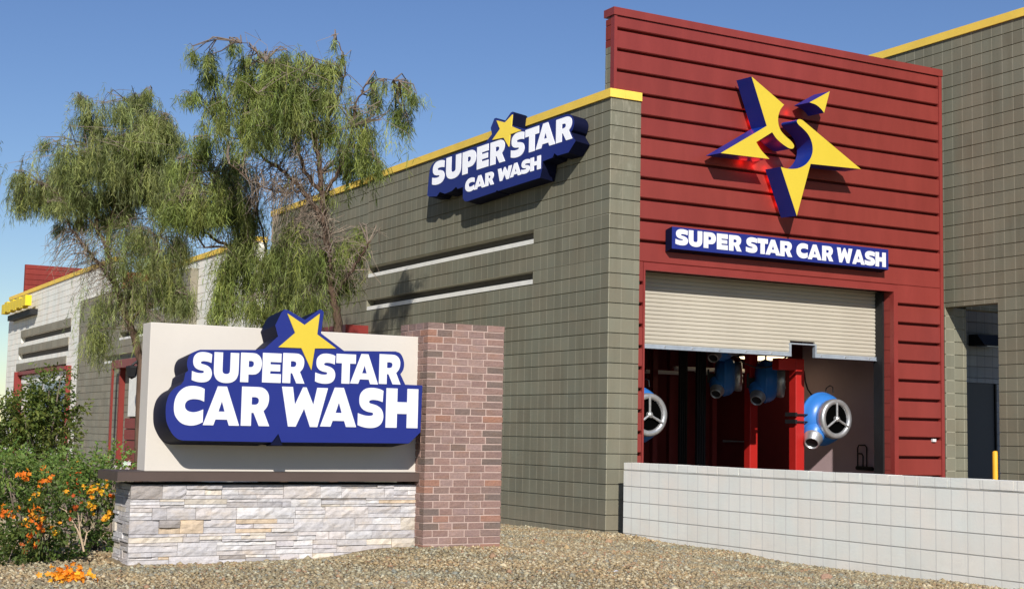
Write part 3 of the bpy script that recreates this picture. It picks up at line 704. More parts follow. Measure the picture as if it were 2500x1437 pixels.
q1 = pl(664, 1050, 1, FY); q2 = pl(690, 1078, 1, FY); MB().box(q1[0], q2[0], FY+.012, FY+.37, q2[1]-.03, q1[1]+.03).build('notch_light_filler', M['sign_side'], sm)  # dark filler added behind the notch to block a triangle of light
stp = [(701.8, 764.4), (743.8, 792.9), (781, 765.2), (774.6, 815.6), (820.8, 850), (768.7, 850), (760.3, 903), (735.9, 849.2), (680.1, 847), (720.8, 812.2)]
solid('star', outline(stp, 1, FS-.004), [], face2(1, FS-.004), (0, .015, 0), M['sign_yellow'], sm)
for ch, a, b2, t, bo_ in [('S', 469, 518, 858.5, 932.5), ('U', 522.5, 583, 860, 933.6), ('P', 587.5, 638.6, 861, 932.7), ('E', 641, 686.5, 861.5, 933.5), ('R', 690.5, 744.5, 862, 934.9),
   ('S', 770, 819, 862.5, 936), ('T', 820.8, 868.5, 863.8, 935.8), ('A', 856, 924, 863.8, 936.6), ('R', 926, 979, 864.8, 937.2),
   ('C', 425, 498.5, 941, 1038), ('A', 497, 585.5, 942.5, 1037.7), ('R', 589.5, 659, 943.8, 1039), ('W', 687, 799.5, 944.8, 1041.1), ('A', 783, 871, 945.6, 1041), ('S', 874, 936.5, 945.8, 1043.8), ('H', 942.5, 1020.5, 948, 1043.7)]:
    letter(ch, a, b2, t, bo_, 1, FS, sm, M['sign_white'])

# --- sign on the olive side wall (face plane X = -.27)
FXW = -.25
sw = thing('cabinet_sign', 'smaller blue sign cabinet with yellow star mounted high on the olive side wall', 'sign', tuple(at(1240, 400, 0, -.1)))
k_ = lambda x, y: (1000+x/5.131, 240+y/5.131)
ow = [(220, 1215), (232, 1080), (245, 950, 1), (258, 880, 1), (290, 820, 1), (345, 780, 1), (955, 552), (1030, 450), (1016, 370), (1062, 253), (1085, 246), (1190, 290), (1268, 180), (1290, 168), (1306, 183), (1288, 340), (1442, 384), (1965, 200, 1), (2010, 205, 1), (2045, 235, 1), (2064, 300, 1), (2045, 385, 1), (2020, 425), (2080, 535), (1990, 680), (1850, 718), (1812, 688), (1790, 742), (1668, 790), (1660, 880), (1635, 995), (1110, 1160), (1092, 1150), (1080, 1170), (725, 1290), (688, 1288), (666, 1255), (668, 1112), (600, 1135), (583, 1108), (530, 1160), (440, 1195), (378, 1172), (340, 1228), (240, 1232)]
solid('cabinet', cr_smooth(outline([k_(p[0], p[1])+tuple(p[2:]) for p in ow], 0, FXW)), [], face2(0, FXW), (.235, 0, -.03), M['sign_blue'], sw, M['sign_side'])
stw = [(1285, 205), (1272, 352), (1392, 402), (1257, 450), (1240, 605), (1175, 492), (1035, 520), (1130, 385), (1088, 278), (1192, 305)]
solid('star', outline([k_(*p) for p in stw], 0, FXW-.016), [], face2(0, FXW-.016), (.014, 0, 0), M['glow_yellow'], sw)
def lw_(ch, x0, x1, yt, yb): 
    a = k_(x0, yt); b2 = k_(x1, yb); letter(ch, a[0], b2[0], a[1], b2[1], 0, FXW-.006, sw, M['glow_white'])
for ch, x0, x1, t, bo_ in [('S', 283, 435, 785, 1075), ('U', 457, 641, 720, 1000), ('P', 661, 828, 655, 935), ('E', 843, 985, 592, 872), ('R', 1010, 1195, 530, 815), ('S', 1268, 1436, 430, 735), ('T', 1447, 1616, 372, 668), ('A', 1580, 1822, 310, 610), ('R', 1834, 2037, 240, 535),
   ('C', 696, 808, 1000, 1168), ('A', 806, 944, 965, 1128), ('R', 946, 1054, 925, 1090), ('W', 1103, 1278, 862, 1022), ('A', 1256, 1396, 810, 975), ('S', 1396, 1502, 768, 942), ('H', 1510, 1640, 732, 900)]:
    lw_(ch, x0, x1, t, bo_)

# --- long sign on the red siding
FR = -.165
sr_ = thing('bar_sign', 'long narrow blue bar sign with one line of white capitals above the bay door', 'sign', tuple(at(1900, 610, 1, -.1)))
k3 = lambda x, y: (1600+x/4.1667, 530+y/4.1667)
o3 = [pl(*k3(*p), 1, FR) for p in [(170, 80), (2370, 343), (2370, 535), (165, 315)]]
zt3 = (o3[0][1]+o3[1][1])/2; zb3 = (o3[2][1]+o3[3][1])/2; xa3 = o3[0][0]; xb3 = o3[1][0]
solid('cabinet', [(xa3, zt3), (xa3, zb3), (xb3, zb3), (xb3, zt3)], [], face2(1, FR), (0, .15, -.03), M['sign_blue'], sr_, M['sign_side'])
for ch, x0, x1 in [('S', 205, 333), ('U', 340, 478), ('P', 492, 615), ('E', 627, 737), ('R', 750, 878), ('S', 922, 1038), ('T', 1040, 1145), ('A', 1122, 1272), ('R', 1272, 1393), ('C', 1437, 1552), ('A', 1552, 1692), ('R', 1698, 1810), ('W', 1848, 2005), ('A', 2005, 2130), ('S', 2130, 2235), ('H', 2240, 2345)]:
    xm = (x0+x1)/2; t = 122+(xm-270)*(357-122)/(2290-270); bo_ = 286+(xm-270)*(503-286)/(2290-270)
    a = k3(x0, t); b2 = k3(x1, bo_); letter(ch, a[0], b2[0], a[1], b2[1], 1, FR-.006, sr_, M['sign_white'])

# --- big star with S
FSt = -.43
ss = thing('star_logo_sign', 'huge tilted yellow star with a curved cut through it and blue edges on red siding', 'sign', tuple(at(1900, 360, 1, -.1)))
k4 = lambda p: (1700+p[0]/3.781, 170+p[1]/3.781)+tuple(p[2:])
pieces = [[(510, 65), (810, 325), (778, 368, 1), (757, 430, 1), (758, 500, 1), (780, 562, 1), (822, 612, 1), (870, 655, 1), (895, 685, 1), (903, 708, 1), (893, 727, 1), (872, 730, 1), (845, 720, 1), (790, 682, 1), (740, 636, 1), (700, 578), (553, 670), (600, 745, 1), (675, 825), (225, 770), (650, 520)],
  [(1232, 200), (1180, 400), (1150, 362, 1), (1105, 325, 1), (1045, 303)],
  [(928, 475, 1), (940, 461, 1), (962, 459, 1), (985, 470), (1518, 918), (1055, 870), (928, 1350), (780, 898), (830, 912, 1), (890, 917, 1), (950, 907, 1), (1010, 875, 1), (1053, 820, 1), (1073, 760, 1), (1072, 700, 1), (1055, 640, 1), (1025, 588, 1), (980, 540, 1), (940, 503, 1)]]
for p_ in pieces:
    solid('star_face', cr_smooth(outline([k4(q) for q in p_], 1, FSt)), [], face2(1, FSt), (0, .345, .015), M['sign_yellow'], ss, M['star_side'])
for i, (px, py, en) in enumerate([(1822, 300, 2.2), (1832, 335, 3), (1840, 365, 2.2), (1800, 398, 2.2), (1830, 408, 2.2), (1860, 414, 2.2), (1868, 440, 2.6), (1876, 470, 3), (1888, 500, 2.4), (1912, 278, 2)]):
    ld = bpy.data.lights.new("red_led", 'POINT'); ld.energy = en*.4; ld.color = (1, .03, .015); ld.shadow_soft_size = .07; ld.specular_factor = 0
    lo = bpy.data.objects.new("red_led", ld); col.objects.link(lo); q = at(px+14, py-3, 1, -.05); lo.parent = ss; lo.location = Vector(q)-ss.location
# ================================================================== BAY EQUIPMENT
def red_post(name, x, y, zt, label, wdt=.16, arm=None):
    t = thing(name, label, 'post', (x, y, 0), group='red dryer posts in the bay')
    mb = MB(); mb.box(x-wdt/2, x+wdt/2, y-wdt/2, y+wdt/2, -.02, zt); o = mb.build('post', M['post_red'], t); bv = o.modifiers.new('b', 'BEVEL'); bv.width = .01
    MB().box(x-.17, x+.17, y-.17, y+.17, -.02, .0).build('base_plate', M['post_red'], t)
    if arm is not None:
        mb = MB(); mb.box(arm, x-wdt/2-.002, y-wdt/2+.01, y+wdt/2-.01, zt-.18, zt-.005); mb.build('arm', M['post_red'], t)
    return t
pA = at(1945, 1000, 1, 1.05); tA = red_post('dryer_post', pA[0], 1.05, 2.50, 'bright red square post beside the sunlit blue blower, clamped with black brackets', .17, pA[0]-.42)
pB = at(1833, 1110, 1, 2.4); tB = red_post('dryer_post', pB[0], 2.4, 2.65, 'red square post further inside the bay lit only near its foot', .16)
mb = MB()
for z in (1.53, 1.64):
    mb.box(pA[0]-.13, pA[0]-.09, .93, 1.17, z-.03, z+.03); mb.tube([(pA[0]-.12, .935, z), (pA[0]+.22, .935, z)], .012, 6); mb.tube([(pA[0]-.12, 1.16, z), (pA[0]+.22, 1.16, z)], .012, 6)
mb.build('clamp', M['black'], tA)
def blower(pos, label, nozzle=(-.62, -.45, -.64), turn=0):
    t = thing('dryer_blower', label, 'blower', tuple(pos), group='blue dryer blowers in the bay', local=True)
    t.rotation_euler = (0, 0, turn); t.scale = (1.14, 1.14, 1.14)
    mb = MB(); mb.lathe((0, 0, 0), (0, -1, 0), [(-.2, .0), (-.2, .12), (-.19, .20), (-.16, .29), (-.09, .345), (-.05, .355), (-.045, .366), (-.015, .366), (-.01, .357), (.05, .345), (.11, .31), (.15, .26), (.155, .24)], 48)
    nd = np.array(nozzle)/np.linalg.norm(nozzle); ct, st2 = math.cos(-turn), math.sin(-turn); RZ = np.array([[ct, -st2, 0], [st2, ct, 0], [0, 0, 1]]); nd = RZ@nd; s0 = RZ@np.array([-.16, -.02, -.15])
    mb.lathe(s0, nd, [(0, .19), (.10, .155), (.17, .125), (.175, .118)], 28)
    o = mb.build('housing', M['blower'], t, True)
    mb = MB(); mb.lathe((0, 0, 0), (0, -1, 0), [(.14, .235), (.16, .262), (.22, .272), (.27, .268), (.285, .25), (.285, .215), (.27, .196), (.20, .19)], 48); r_ = mb.build('inlet_ring', M['chrome'], t, True)
    mb = MB(); mb.lathe((0, 0, 0), (0, -1, 0), [(.245, .1985), (.244, .1), (.244, .001)], 32); mb.build('inlet_dark_disc', M['void'], r_)  # black disc stands in for the shade inside the inlet
    mb = MB()
    for k in range(3):
        a = math.pi/2+k*2*math.pi/3+.04; mb.tube([(0, -.275, 0), (.215*math.cos(a), -.285, .215*math.sin(a))], .016, 8)
    mb.lathe((0, 0, 0), (0, -1, 0), [(.25, .001), (.25, .04), (.295, .035), (.31, .015), (.312, .0)], 16); mb.build('spoke_guard', M['chrome'], r_)
    mb = MB(); e = s0+nd*.165; mb.lathe(e, nd, [(-.01, .128), (.02, .132), (.04, .120), (.12, .100), (.13, .095), (.125, .084), (.03, .082)], 28); nz = mb.build('nozzle', M['chrome'], t, True)
    mb = MB(); mb.lathe(e, nd, [(.10, .088), (.099, .001)], 20); mb.build('nozzle_throat', M['black'], nz)
    mb = MB(); mb.box(-.05, .05, .17, .30, -.05, .05); mb.box(-.10, .10, .30, .33, -.12, .12); mb.build('mount_bracket', M['black'], t)
    mb = MB(); mb.tube([(.05, .02, .34), (.07, .02, .42), (.12, .0, .46), (.17, 0, .44), (.18, .0, .36)], .008, 6); mb.build('cable_loop', M['black'], t)
    return t
b1 = at(2010, 1022, 1, 1.0); bl1 = blower(b1, 'bright blue blower in full sun beside the near red post', turn=0)
def dup_tree(o, parent=None):
    c = o.copy(); col.objects.link(c); c.parent = parent
    for ch in o.children: dup_tree(ch, c)
    return c
def dupb(pos, label, turn=0, rx=0):
    c = dup_tree(bl1); c.location = tuple(pos); c.rotation_euler = (rx, 0, turn); c['label'] = label; return c
dupb(at(1556, 1012, 1, .95), 'blue blower with silver three spoke ring half hidden by the left door jamb')
bk1 = blower(at(1872, 930, 1, 2.2), 'shaded blue blower nearest behind the near red post', turn=.95); bk1.scale = (.98, .98, .98)
bk2 = blower(at(1772, 918, 1, 2.9), 'shaded blue blower deeper in the bay left of the other dark one', turn=.95); bk2.scale = (.92, .92, .92)
bk3 = blower(at(1765, 832, 1, 2.6), 'dark blue blower tucked up under the roller door edge', turn=.4); bk3.scale = (.9, .9, .9)
# tube lights
for k, (x0, y0, x1, y1, Yd, lb) in enumerate([(1647, 896, 1742, 904, 4.0, 'grey tube light fitting topmost under the bay ceiling'), (1778, 900, 1862, 910, 3.2, 'grey tube light fitting right of the hanging blower'), (1573, 905, 1668, 911, 5.0, 'long thin grey tube light fitting at the left of the bay'), (1573, 913, 1650, 919, 6.0, 'lowest grey tube light fitting by the left jamb'), (1700, 907, 1752, 913, 5.5, 'short grey tube light fitting between the longer ones')]):
    p, q = at(x0, y0, 1, Yd), at(x1, y1, 1, Yd); zt = (p[2]+q[2])/2
    t = thing('tube_light', lb, 'lamp', ((p[0]+q[0])/2, Yd, zt), group='unlit tube lights in the bay')
    mb = MB(); mb.box(p[0], q[0], Yd-.05, Yd+.05, zt, zt+.03); mb.build('lamp_tray', M['white_trim'], t)
    mb = MB(); mb.tube([(p[0]+.02, Yd-.03, zt-.015), (q[0]-.02, Yd-.03, zt-.015)], .02, 8); mb.tube([(p[0]+.02, Yd+.03, zt-.015), (q[0]-.02, Yd+.03, zt-.015)], .02, 8); mb.build('lamp_tube', M['white_board'], t)
    mb = MB(); mb.tube([(p[0]+.1, Yd, zt+.03), (p[0]+.1, Yd, 3.9)], .006, 5); mb.tube([(q[0]-.1, Yd, zt+.03), (q[0]-.1, Yd, 3.9)], .006, 5); mb.build('hanger', M['black'], t)
p = at(1862, 872, 1, 3.0)
t = thing('ceiling_lamp', 'glowing warm oval lamp just under the roller door bottom bar', 'lamp', tuple(p))
mb = MB(); mb.lathe(p, (0, 0, 1), [(-.05, .001), (-.045, .2), (-.02, .38), (.0, .42)], 28); mb.build('lamp_bowl', M['bulb'], t, True)
mb = MB(); mb.lathe(p, (0, 0, 1), [(0, .44), (.04, .44), (.1, .25), (.14, .05), (.15, .001)], 28); mb.tube([(p[0], p[1], p[2]+.14), (p[0], p[1], 3.9)], .015, 6); mb.build('lamp_hood', M['black'], t)
# hanging dark curtains / pipes at the left of the bay
for k, (xa, xb, Yd, lb) in enumerate([(1660, 1680, 3.5, 'narrow black hanging strip in the bay nearer the left jamb'), (1702, 1725, 3.0, 'wide black hanging strip in the bay left of the dark blowers')]):
    p, q = at(xa, 1000, 1, Yd), at(xb, 1000, 1, Yd)
    mb = MB(); xs = np.linspace(p[0], q[0], 9)
    for i in range(8): mb.box(xs[i], xs[i+1], Yd+.02*(i % 2), Yd+.05+.02*(i % 2), .02, 3.88)
    tag(mb.build('cloth_strip', M['black'], None), lb, 'curtain', 'black strips hanging in the bay')
# pale lit board at foot of right bay wall, hose rack
hr = thing('hose_rack', 'thin black wire rack fixed low on the dark bay wall right of the blower', 'rack', tuple(at(2112, 1110, 0, 6.1)))
def hp(x, y): return tuple(at(x, y, 0, 6.08))
mb = MB(); mb.tube([hp(2094, 1146), hp(2094, 1092), hp(2097, 1086), hp(2112, 1086), hp(2116, 1092), hp(2116, 1146)], .012, 6); mb.tube([hp(2094, 1106), hp(2104, 1107), hp(2107, 1112), hp(2107, 1145)], .012, 6); mb.build('wire_frame', M['black'], hr)
mb = MB(); mb.tube([hp(2092, 1141), hp(2130, 1144)], .035, 8); mb.build('shelf_bar', M['black'], hr)
# power cable in bay
mb = MB(); mb.tube([tuple(at(x, y, 1, 1.2)) for x, y in [(1800, 868), (1815, 885), (1845, 897), (1880, 895), (1905, 880), (1925, 868)]], .012, 6)
tag(mb.build('cable', M['black'], None), 'black cable looping below the roller door beside the glowing lamp', 'cable')
# wall pack + bollard in the passage
p0, p1 = at(2385, 815, 1, 2.3), at(2436, 846, 1, 2.3)
wp = thing('wall_pack_light', 'black wedge shaped wall light above the passage door', 'lamp', tuple((p0+p1)/2))
mb = MB(); x0, x1, zt, zb = p0[0], p1[0]+.05, p0[2], p1[2]
mb.add([(x0, 2.5, zb), (x1, 2.5, zb), (x1, 2.5, zt), (x0, 2.5, zt), (x0, 2.12, zb), (x1, 2.12, zb), (x1, 2.3, zt), (x0, 2.3, zt)], [(0, 1, 5, 4), (4, 5, 6, 7), (7, 6, 2, 3), (0, 4, 7, 3), (1, 2, 6, 5), (0, 3, 2, 1)]); mb.build('lamp_housing', M['black'], wp)
MB().box(x0+.1, x1-.1, 2.16, 2.4, zb-.02, zb-.001).build('lamp_lens', M['galv'], wp)
q = at(2430, 1101, 1, -.75)
bo2 = thing('bollard', 'slim bright yellow bollard beside the passage opening', 'bollard', (q[0], -.75, -.1))
mb = MB(); mb.lathe((q[0], -.75, -.1), (0, 0, 1), [(0, .045), (q[2]+.08, .045), (q[2]+.095, .04), (q[2]+.105, .025), (q[2]+.108, .001)], 20); mb.build('bollard_post', M['bollard'], bo2, True)
MB().lathe((q[0], -.75, -.12), (0, 0, 1), [(0, .09), (.03, .09), (.035, .045)], 16).build('bollard_base', M['concrete'], bo2)

MB().tube([(9.35, 2.47, 0), (9.35, 2.47, 5.4)], .02, 8).build('conduit', M['galv'], bld)
MB().tube([(6.07, 4.6, 3.8), (6.07, 4.6, 1.2), (6.07, 5.3, 1.2)], .025, 8).build('bay_pipe', M['galv'], bld)
mb = MB(); mb.tube([tuple(at(x, y, 1, 1.3)) for x, y in [(1963, 905), (1966, 930), (1972, 950), (1985, 968), (1995, 975)]], .012, 6)
tag(mb.build('cable', M['black'], None), 'black power cable dropping beside the near red post to the sunlit blower', 'cable')
lt = MB()
for i in range(260):
    x, y = (rng.uniform(-8.5, -.1), rng.uniform(-7.5, 2.5)) if i % 2 else (rng.uniform(-9.5, -6.6), rng.uniform(-6.5, -2.5)); z = float(gz(x, y))+rng.uniform(.012, .03); a_ = rng.uniform(0, 6.28); l_ = rng.uniform(.02, .045)
    d1 = np.array([math.cos(a_), math.sin(a_), rng.uniform(-.2, .4)])*l_; d2 = np.array([-math.sin(a_), math.cos(a_), rng.uniform(-.2, .2)])*l_*.22; p_ = np.array([x, y, z]); k = rng.uniform(.6, 1.3)
    lt.add([p_, p_+d1*.5+d2, p_+d1, p_+d1*.5-d2], [(0, 1, 2, 3)], (k*1.7, k*1.3, k*.8))
lo_ = lt.build('leaf_litter', M['twig'], None); lo_['kind'] = 'stuff'; lo_['label'] = 'dry brown fallen leaves scattered over the gravel'; lo_['category'] = 'leaf litter'
# ================================================================== TREES
def strands(centers, n_leaf_per_m2, leaf_len, leaf_w, droop, tintbase, out):
    pass
def leaf_quads(P, D, L, W, N_):
    """P base, D unit direction, L length, W width, N_ side vector -> tapered two-quad leaf (bent)"""
    mid = P+D*L[:, None]*.5+np.array([0, 0, -1])*(L*.06)[:, None]; tip = P+D*L[:, None]+np.array([0, 0, -1])*(L*.22)[:, None]
    w_ = N_*W[:, None]
    V = np.stack([P-w_*.25, P+w_*.25, mid+w_*.5, mid-w_*.5, tip+w_*.08, tip-w_*.08], 1)
    return V
def leaves_mesh(name, Vs, T, mat, parent):
    n_ = len(Vs); V = Vs.reshape(-1, 3); b0 = (np.arange(n_)*6)[:, None]
    F = np.concatenate([b0+np.array([[0, 1, 2, 3]]), b0+np.array([[3, 2, 4, 5]])], 1).reshape(-1, 4)
    return np_mesh(name, V, F, np.repeat(T, 2, 0), mat, parent)
def unit(a): return a/(np.linalg.norm(a, axis=-1, keepdims=True)+1e-9)
def willow(label, depth, limbs, clumps, name='willow_tree', leafm='leaf_a', base=None, twigs=None, dens=1.0, group='willow trees along the side wall'):
    t = thing(name, label, 'tree', tuple(base), group=group)
    nodes = []
    tr = MB()
    dj = {}
    for li, (pts, r0, r1, dz) in enumerate(limbs):
        P3 = []
        for i, (px, py) in enumerate(pts):
            f = i/(len(pts)-1); P3.append(dp(px, py, depth+dz*f))
        if li == 0: P3 = [np.array(base)]+P3
        # refine with wobble
        Q = []
        for i in range(len(P3)-1):
            for s in range(4):
                q = P3[i]*(1-s/4)+P3[i+1]*(s/4)
                if i or s: q = q+rng.normal(0, .012, 3)
                Q.append(q)
        Q.append(P3[-1]); rr = np.linspace(r0, r1, len(Q)); tr.tube(Q, list(rr), 8)
        nodes += [(q, r) for q, r in zip(Q, rr)]
    tr.build('trunk', M['bark'], t, True)
    NP = np.array([q for q, r in nodes])
    tw = MB(); LV = []; LT = []
    ppm = FPX/depth
    for c in clumps:
        px, py, rx, ry = c[:4]; dn = c[4] if len(c) > 4 else 1.0; br = c[5] if len(c) > 5 else 1.0
        dzc = rng.uniform(-.5, .5)*min(1.2, 2.2*rx/ppm+.3)
        C0 = dp(px, py, depth+dzc); RX, RY = rx/ppm*1.08, ry/ppm; RD = (RX+RY)*.6
        # twigs from the nearest limb node
        d = np.linalg.norm(NP-C0, axis=1); k = int(np.argmin(d)); src = NP[k]
        n_tw = 3 if max(rx, ry) < 70 else 9
        hubs = []
        for i in range(n_tw):
            tgt = C0+RT*rng.uniform(-.6, .6)*RX+UP*rng.uniform(-.1, .75)*RY+FW*rng.uniform(-.6, .6)*RD
            midp = (src+tgt)/2+np.array([0, 0, .12*d[k]])+rng.normal(0, .05, 3)
            tw.tube([src, src*.45+midp*.55, midp, midp*.4+tgt*.6, tgt], [.014, .011, .009, .007, .004], 5, None, False); hubs.append(tgt); hubs.append(midp*.4+tgt*.6)
        # drooping strands
        ns = int(dn*dens*88*(RX*RY)/.04)+8
        for s in range(ns):
            r3 = rng.normal(0, 1, 3); r3 /= np.linalg.norm(r3); rad = abs(rng.normal(.62, .34))
            S = C0+(RT*r3[0]*RX+FW*r3[1]*RD)*rad+UP*(abs(r3[2])*1.0-.25)*RY*rad
            h = hubs[rng.integers(len(hubs))]
            outv = unit(S-C0+1e-6); L = rng.uniform(.3, 1.2)*RY*1.0+.07; n_ = max(4, int(L/.022))
            tt = np.linspace(0, 1, n_)[:, None]
            path = S+outv*np.array([1, 1, 0])*(tt*.35*L)*rng.uniform(.1, .8)+np.array([0, 0, -1])*(tt**1.15*L)+rng.normal(0, .006, (n_, 3))
            if rng.random() < .12:
                tw.tube([h, (h+S)/2+np.array([0, 0, .04]), S, path[n_//2]], [.006, .0045, .003, .0015], 3, None, False)
            D = unit(np.array([0, 0, -1])*rng.uniform(.5, 1.4, (n_, 1))+rng.normal(0, .6, (n_, 3)))
            Ln = rng.uniform(.05, .15, n_); Wn = rng.uniform(.006, .0115, n_)
            sv = unit(np.cross(D, rng.normal(0, 1, (n_, 3))))
            LV.append(leaf_quads(path, D, Ln, Wn, sv))
            kk = (.4+1.25*rng.random()**1.3)*br; tn = np.array([kk*rng.uniform(.92, 1.1), kk, kk*rng.uniform(.75, 1.1)])  # foliage shadow and highlight put into the strand tints
            LT.append(np.tile(tn, (n_, 1))*rng.uniform(.85, 1.15, (n_, 1)))
    for (px, py, rx, ry, n_) in (twigs or []):
        # bare tangled twigs
        for i in range(n_):
            S = dp(px+rng.uniform(-1, 1)*rx, py+rng.uniform(-1, 1)*ry, depth+rng.uniform(-.6, .6)); d = np.linalg.norm(NP-S, axis=1); src = NP[int(np.argmin(d+rng.uniform(0, .3, len(d))))]
            m1 = src*.6+S*.4+np.array([0, 0, .1])+rng.normal(0, .08, 3); e = S+rng.normal(0, .12, 3)+np.array([0, 0, -.15])
            k = rng.uniform(.7, 1.5); tw.tube([src, m1, S, e], [.006, .005, .0035, .0015], 3, (k, k, k*.95), False)
    tw.build('twigs', M['twig'], t)
    leaves_mesh('foliage', np.concatenate(LV), np.concatenate(LT), M[leafm], t)
    return t

main_limbs = [([(822, 850), (826, 790), (818, 740), (806, 690), (800, 640), (795, 560), (788, 500), (784, 440), (776, 380), (768, 320)], .075, .03, .0),
 ([(818, 730), (835, 690), (870, 645), (888, 615), (905, 588)], .035, .012, -.4),
 ([(793, 550), (770, 510), (742, 470), (720, 440), (690, 415), (650, 390), (610, 352), (560, 335)], .045, .012, .5),
 ([(786, 470), (745, 420), (728, 360), (712, 300), (690, 240), (668, 180), (640, 140), (605, 112), (575, 100)], .032, .003, -.5),
 ([(776, 390), (790, 320), (815, 260), (835, 210), (845, 175), (838, 130), (822, 100), (815, 85)], .025, .004, .3),
 ([(788, 480), (820, 430), (845, 370), (862, 310), (870, 250), (895, 205), (925, 192), (975, 198)], .028, .003, -.3),
 ([(772, 350), (750, 300), (742, 230), (735, 170)], .025, .006, .5),
 ([(735, 465), (700, 470), (650, 460), (600, 430), (560, 400)], .02, .006, -.2)]
main_cl = [(720, 230, 150, 110, .10), (880, 320, 110, 90, .07), (600, 260, 100, 110, .08), (760, 620, 110, 110, .06, .9), (700, 500, 110, 70, .04, .8), (830, 420, 90, 60, .06), (470, 127, 16, 22), (511, 141, 22, 30), (516, 185, 28, 28), (468, 229, 30, 22), (531, 244, 28, 32), (538, 292, 18, 34, .8, .8), (565, 107, 10, 20), (604, 146, 33, 26), (594, 195, 38, 38), (628, 234, 40, 38), (672, 161, 42, 36), (609, 331, 26, 36, .7, .9), (560, 350, 22, 26, .5),
 (697, 161, 50, 36), (761, 156, 36, 30), (809, 166, 32, 36), (649, 210, 45, 42), (722, 219, 50, 45), (785, 229, 42, 46), (629, 292, 40, 36), (697, 273, 46, 46, 1, .85), (761, 292, 38, 38, .9, .85), (809, 312, 32, 42, .7), (658, 331, 46, 32, .8, .8), (719, 340, 30, 30, .5, .8),
 (912, 200, 12, 24), (917, 236, 16, 34, .9, .75), (985, 205, 25, 22), (1010, 232, 22, 22), (975, 268, 28, 34), (990, 303, 16, 18), (873, 273, 26, 26, .6), (892, 321, 28, 34, .8), (844, 370, 34, 36, .9), (892, 380, 40, 36, .9), (921, 402, 26, 26, .9), (853, 412, 32, 22, .9), (815, 100, 8, 16, .8), (585, 112, 16, 14, .7), (640, 132, 24, 16, .8), (700, 128, 24, 14, .7), (940, 200, 22, 14, .6), (835, 140, 12, 18, .5), (740, 130, 20, 12, .6),
 (722, 560, 40, 50, .6, .75), (760, 633, 48, 60, .7, .75), (853, 600, 45, 48, .7, .9), (834, 667, 42, 55, .6, .8), (673, 620, 46, 56, .7, .75), (760, 730, 45, 45, .7, .8), (700, 700, 36, 56, .7, .7), (880, 560, 24, 26, .3), (800, 470, 30, 30, .25)]
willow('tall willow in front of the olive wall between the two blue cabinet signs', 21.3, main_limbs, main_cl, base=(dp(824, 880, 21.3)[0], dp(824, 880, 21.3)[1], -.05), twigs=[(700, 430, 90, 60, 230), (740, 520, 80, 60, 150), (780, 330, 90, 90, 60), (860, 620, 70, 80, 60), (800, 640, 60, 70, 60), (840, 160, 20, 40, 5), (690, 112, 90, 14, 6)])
mid_limbs = [([(703, 820), (695, 760), (688, 710), (672, 680), (645, 655), (615, 625), (580, 610), (545, 595), (510, 572), (475, 555)], .07, .015, .3),
 ([(625, 640), (612, 600), (594, 545), (566, 500), (530, 455), (500, 400)], .04, .008, .4), ([(640, 655), (650, 610), (640, 560), (620, 500)], .03, .008, -.3), ([(580, 610), (500, 600), (450, 540), (440, 480)], .02, .006, -.4)]
mid_cl = [(510, 460, 110, 90, .12, .9), (590, 680, 90, 110, .06, 1), (560, 420, 80, 70, .10), (575, 399, 40, 48, .6), (463, 497, 58, 40), (516, 507, 48, 42), (429, 502, 38, 38), (575, 487, 42, 58, .9, .7), (604, 530, 32, 58, .9, .65), (477, 533, 42, 28), (490, 375, 36, 28), (497, 341, 40, 24), (438, 400, 32, 40, .8), (540, 450, 40, 30, .6, .75),
 (590, 600, 34, 56, .9, .8), (548, 700, 26, 66, 1, 1.25), (560, 640, 34, 44, .7), (628, 672, 42, 50, .6, .85), (615, 742, 44, 38, .6, .9), (660, 760, 34, 36, .7, .75), (530, 760, 24, 30, .8, 1.1), (500, 300, 24, 20, .3)]
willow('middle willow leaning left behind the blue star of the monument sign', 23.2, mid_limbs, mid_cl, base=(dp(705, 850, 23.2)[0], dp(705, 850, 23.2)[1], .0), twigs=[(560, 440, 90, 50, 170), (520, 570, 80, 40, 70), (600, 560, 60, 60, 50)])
left_limbs = [([(345, 880), (320, 800), (298, 745), (284, 700), (272, 650), (258, 600), (238, 560), (212, 530)], .085, .02, .0),
 ([(284, 700), (240, 640), (205, 600), (175, 560), (155, 520)], .04, .01, -.4), ([(262, 620), (268, 540), (290, 470), (318, 400), (340, 330), (350, 260)], .045, .008, .4),
 ([(298, 745), (330, 700), (375, 640), (395, 560), (400, 480)], .04, .01, -.3), ([(320, 780), (360, 745), (420, 720), (450, 700)], .025, .008, -.3), ([(238, 560), (230, 500), (215, 420), (208, 330), (205, 260)], .03, .006, .3), ([(212, 530), (150, 480), (100, 450), (60, 430)], .02, .005, -.3)]
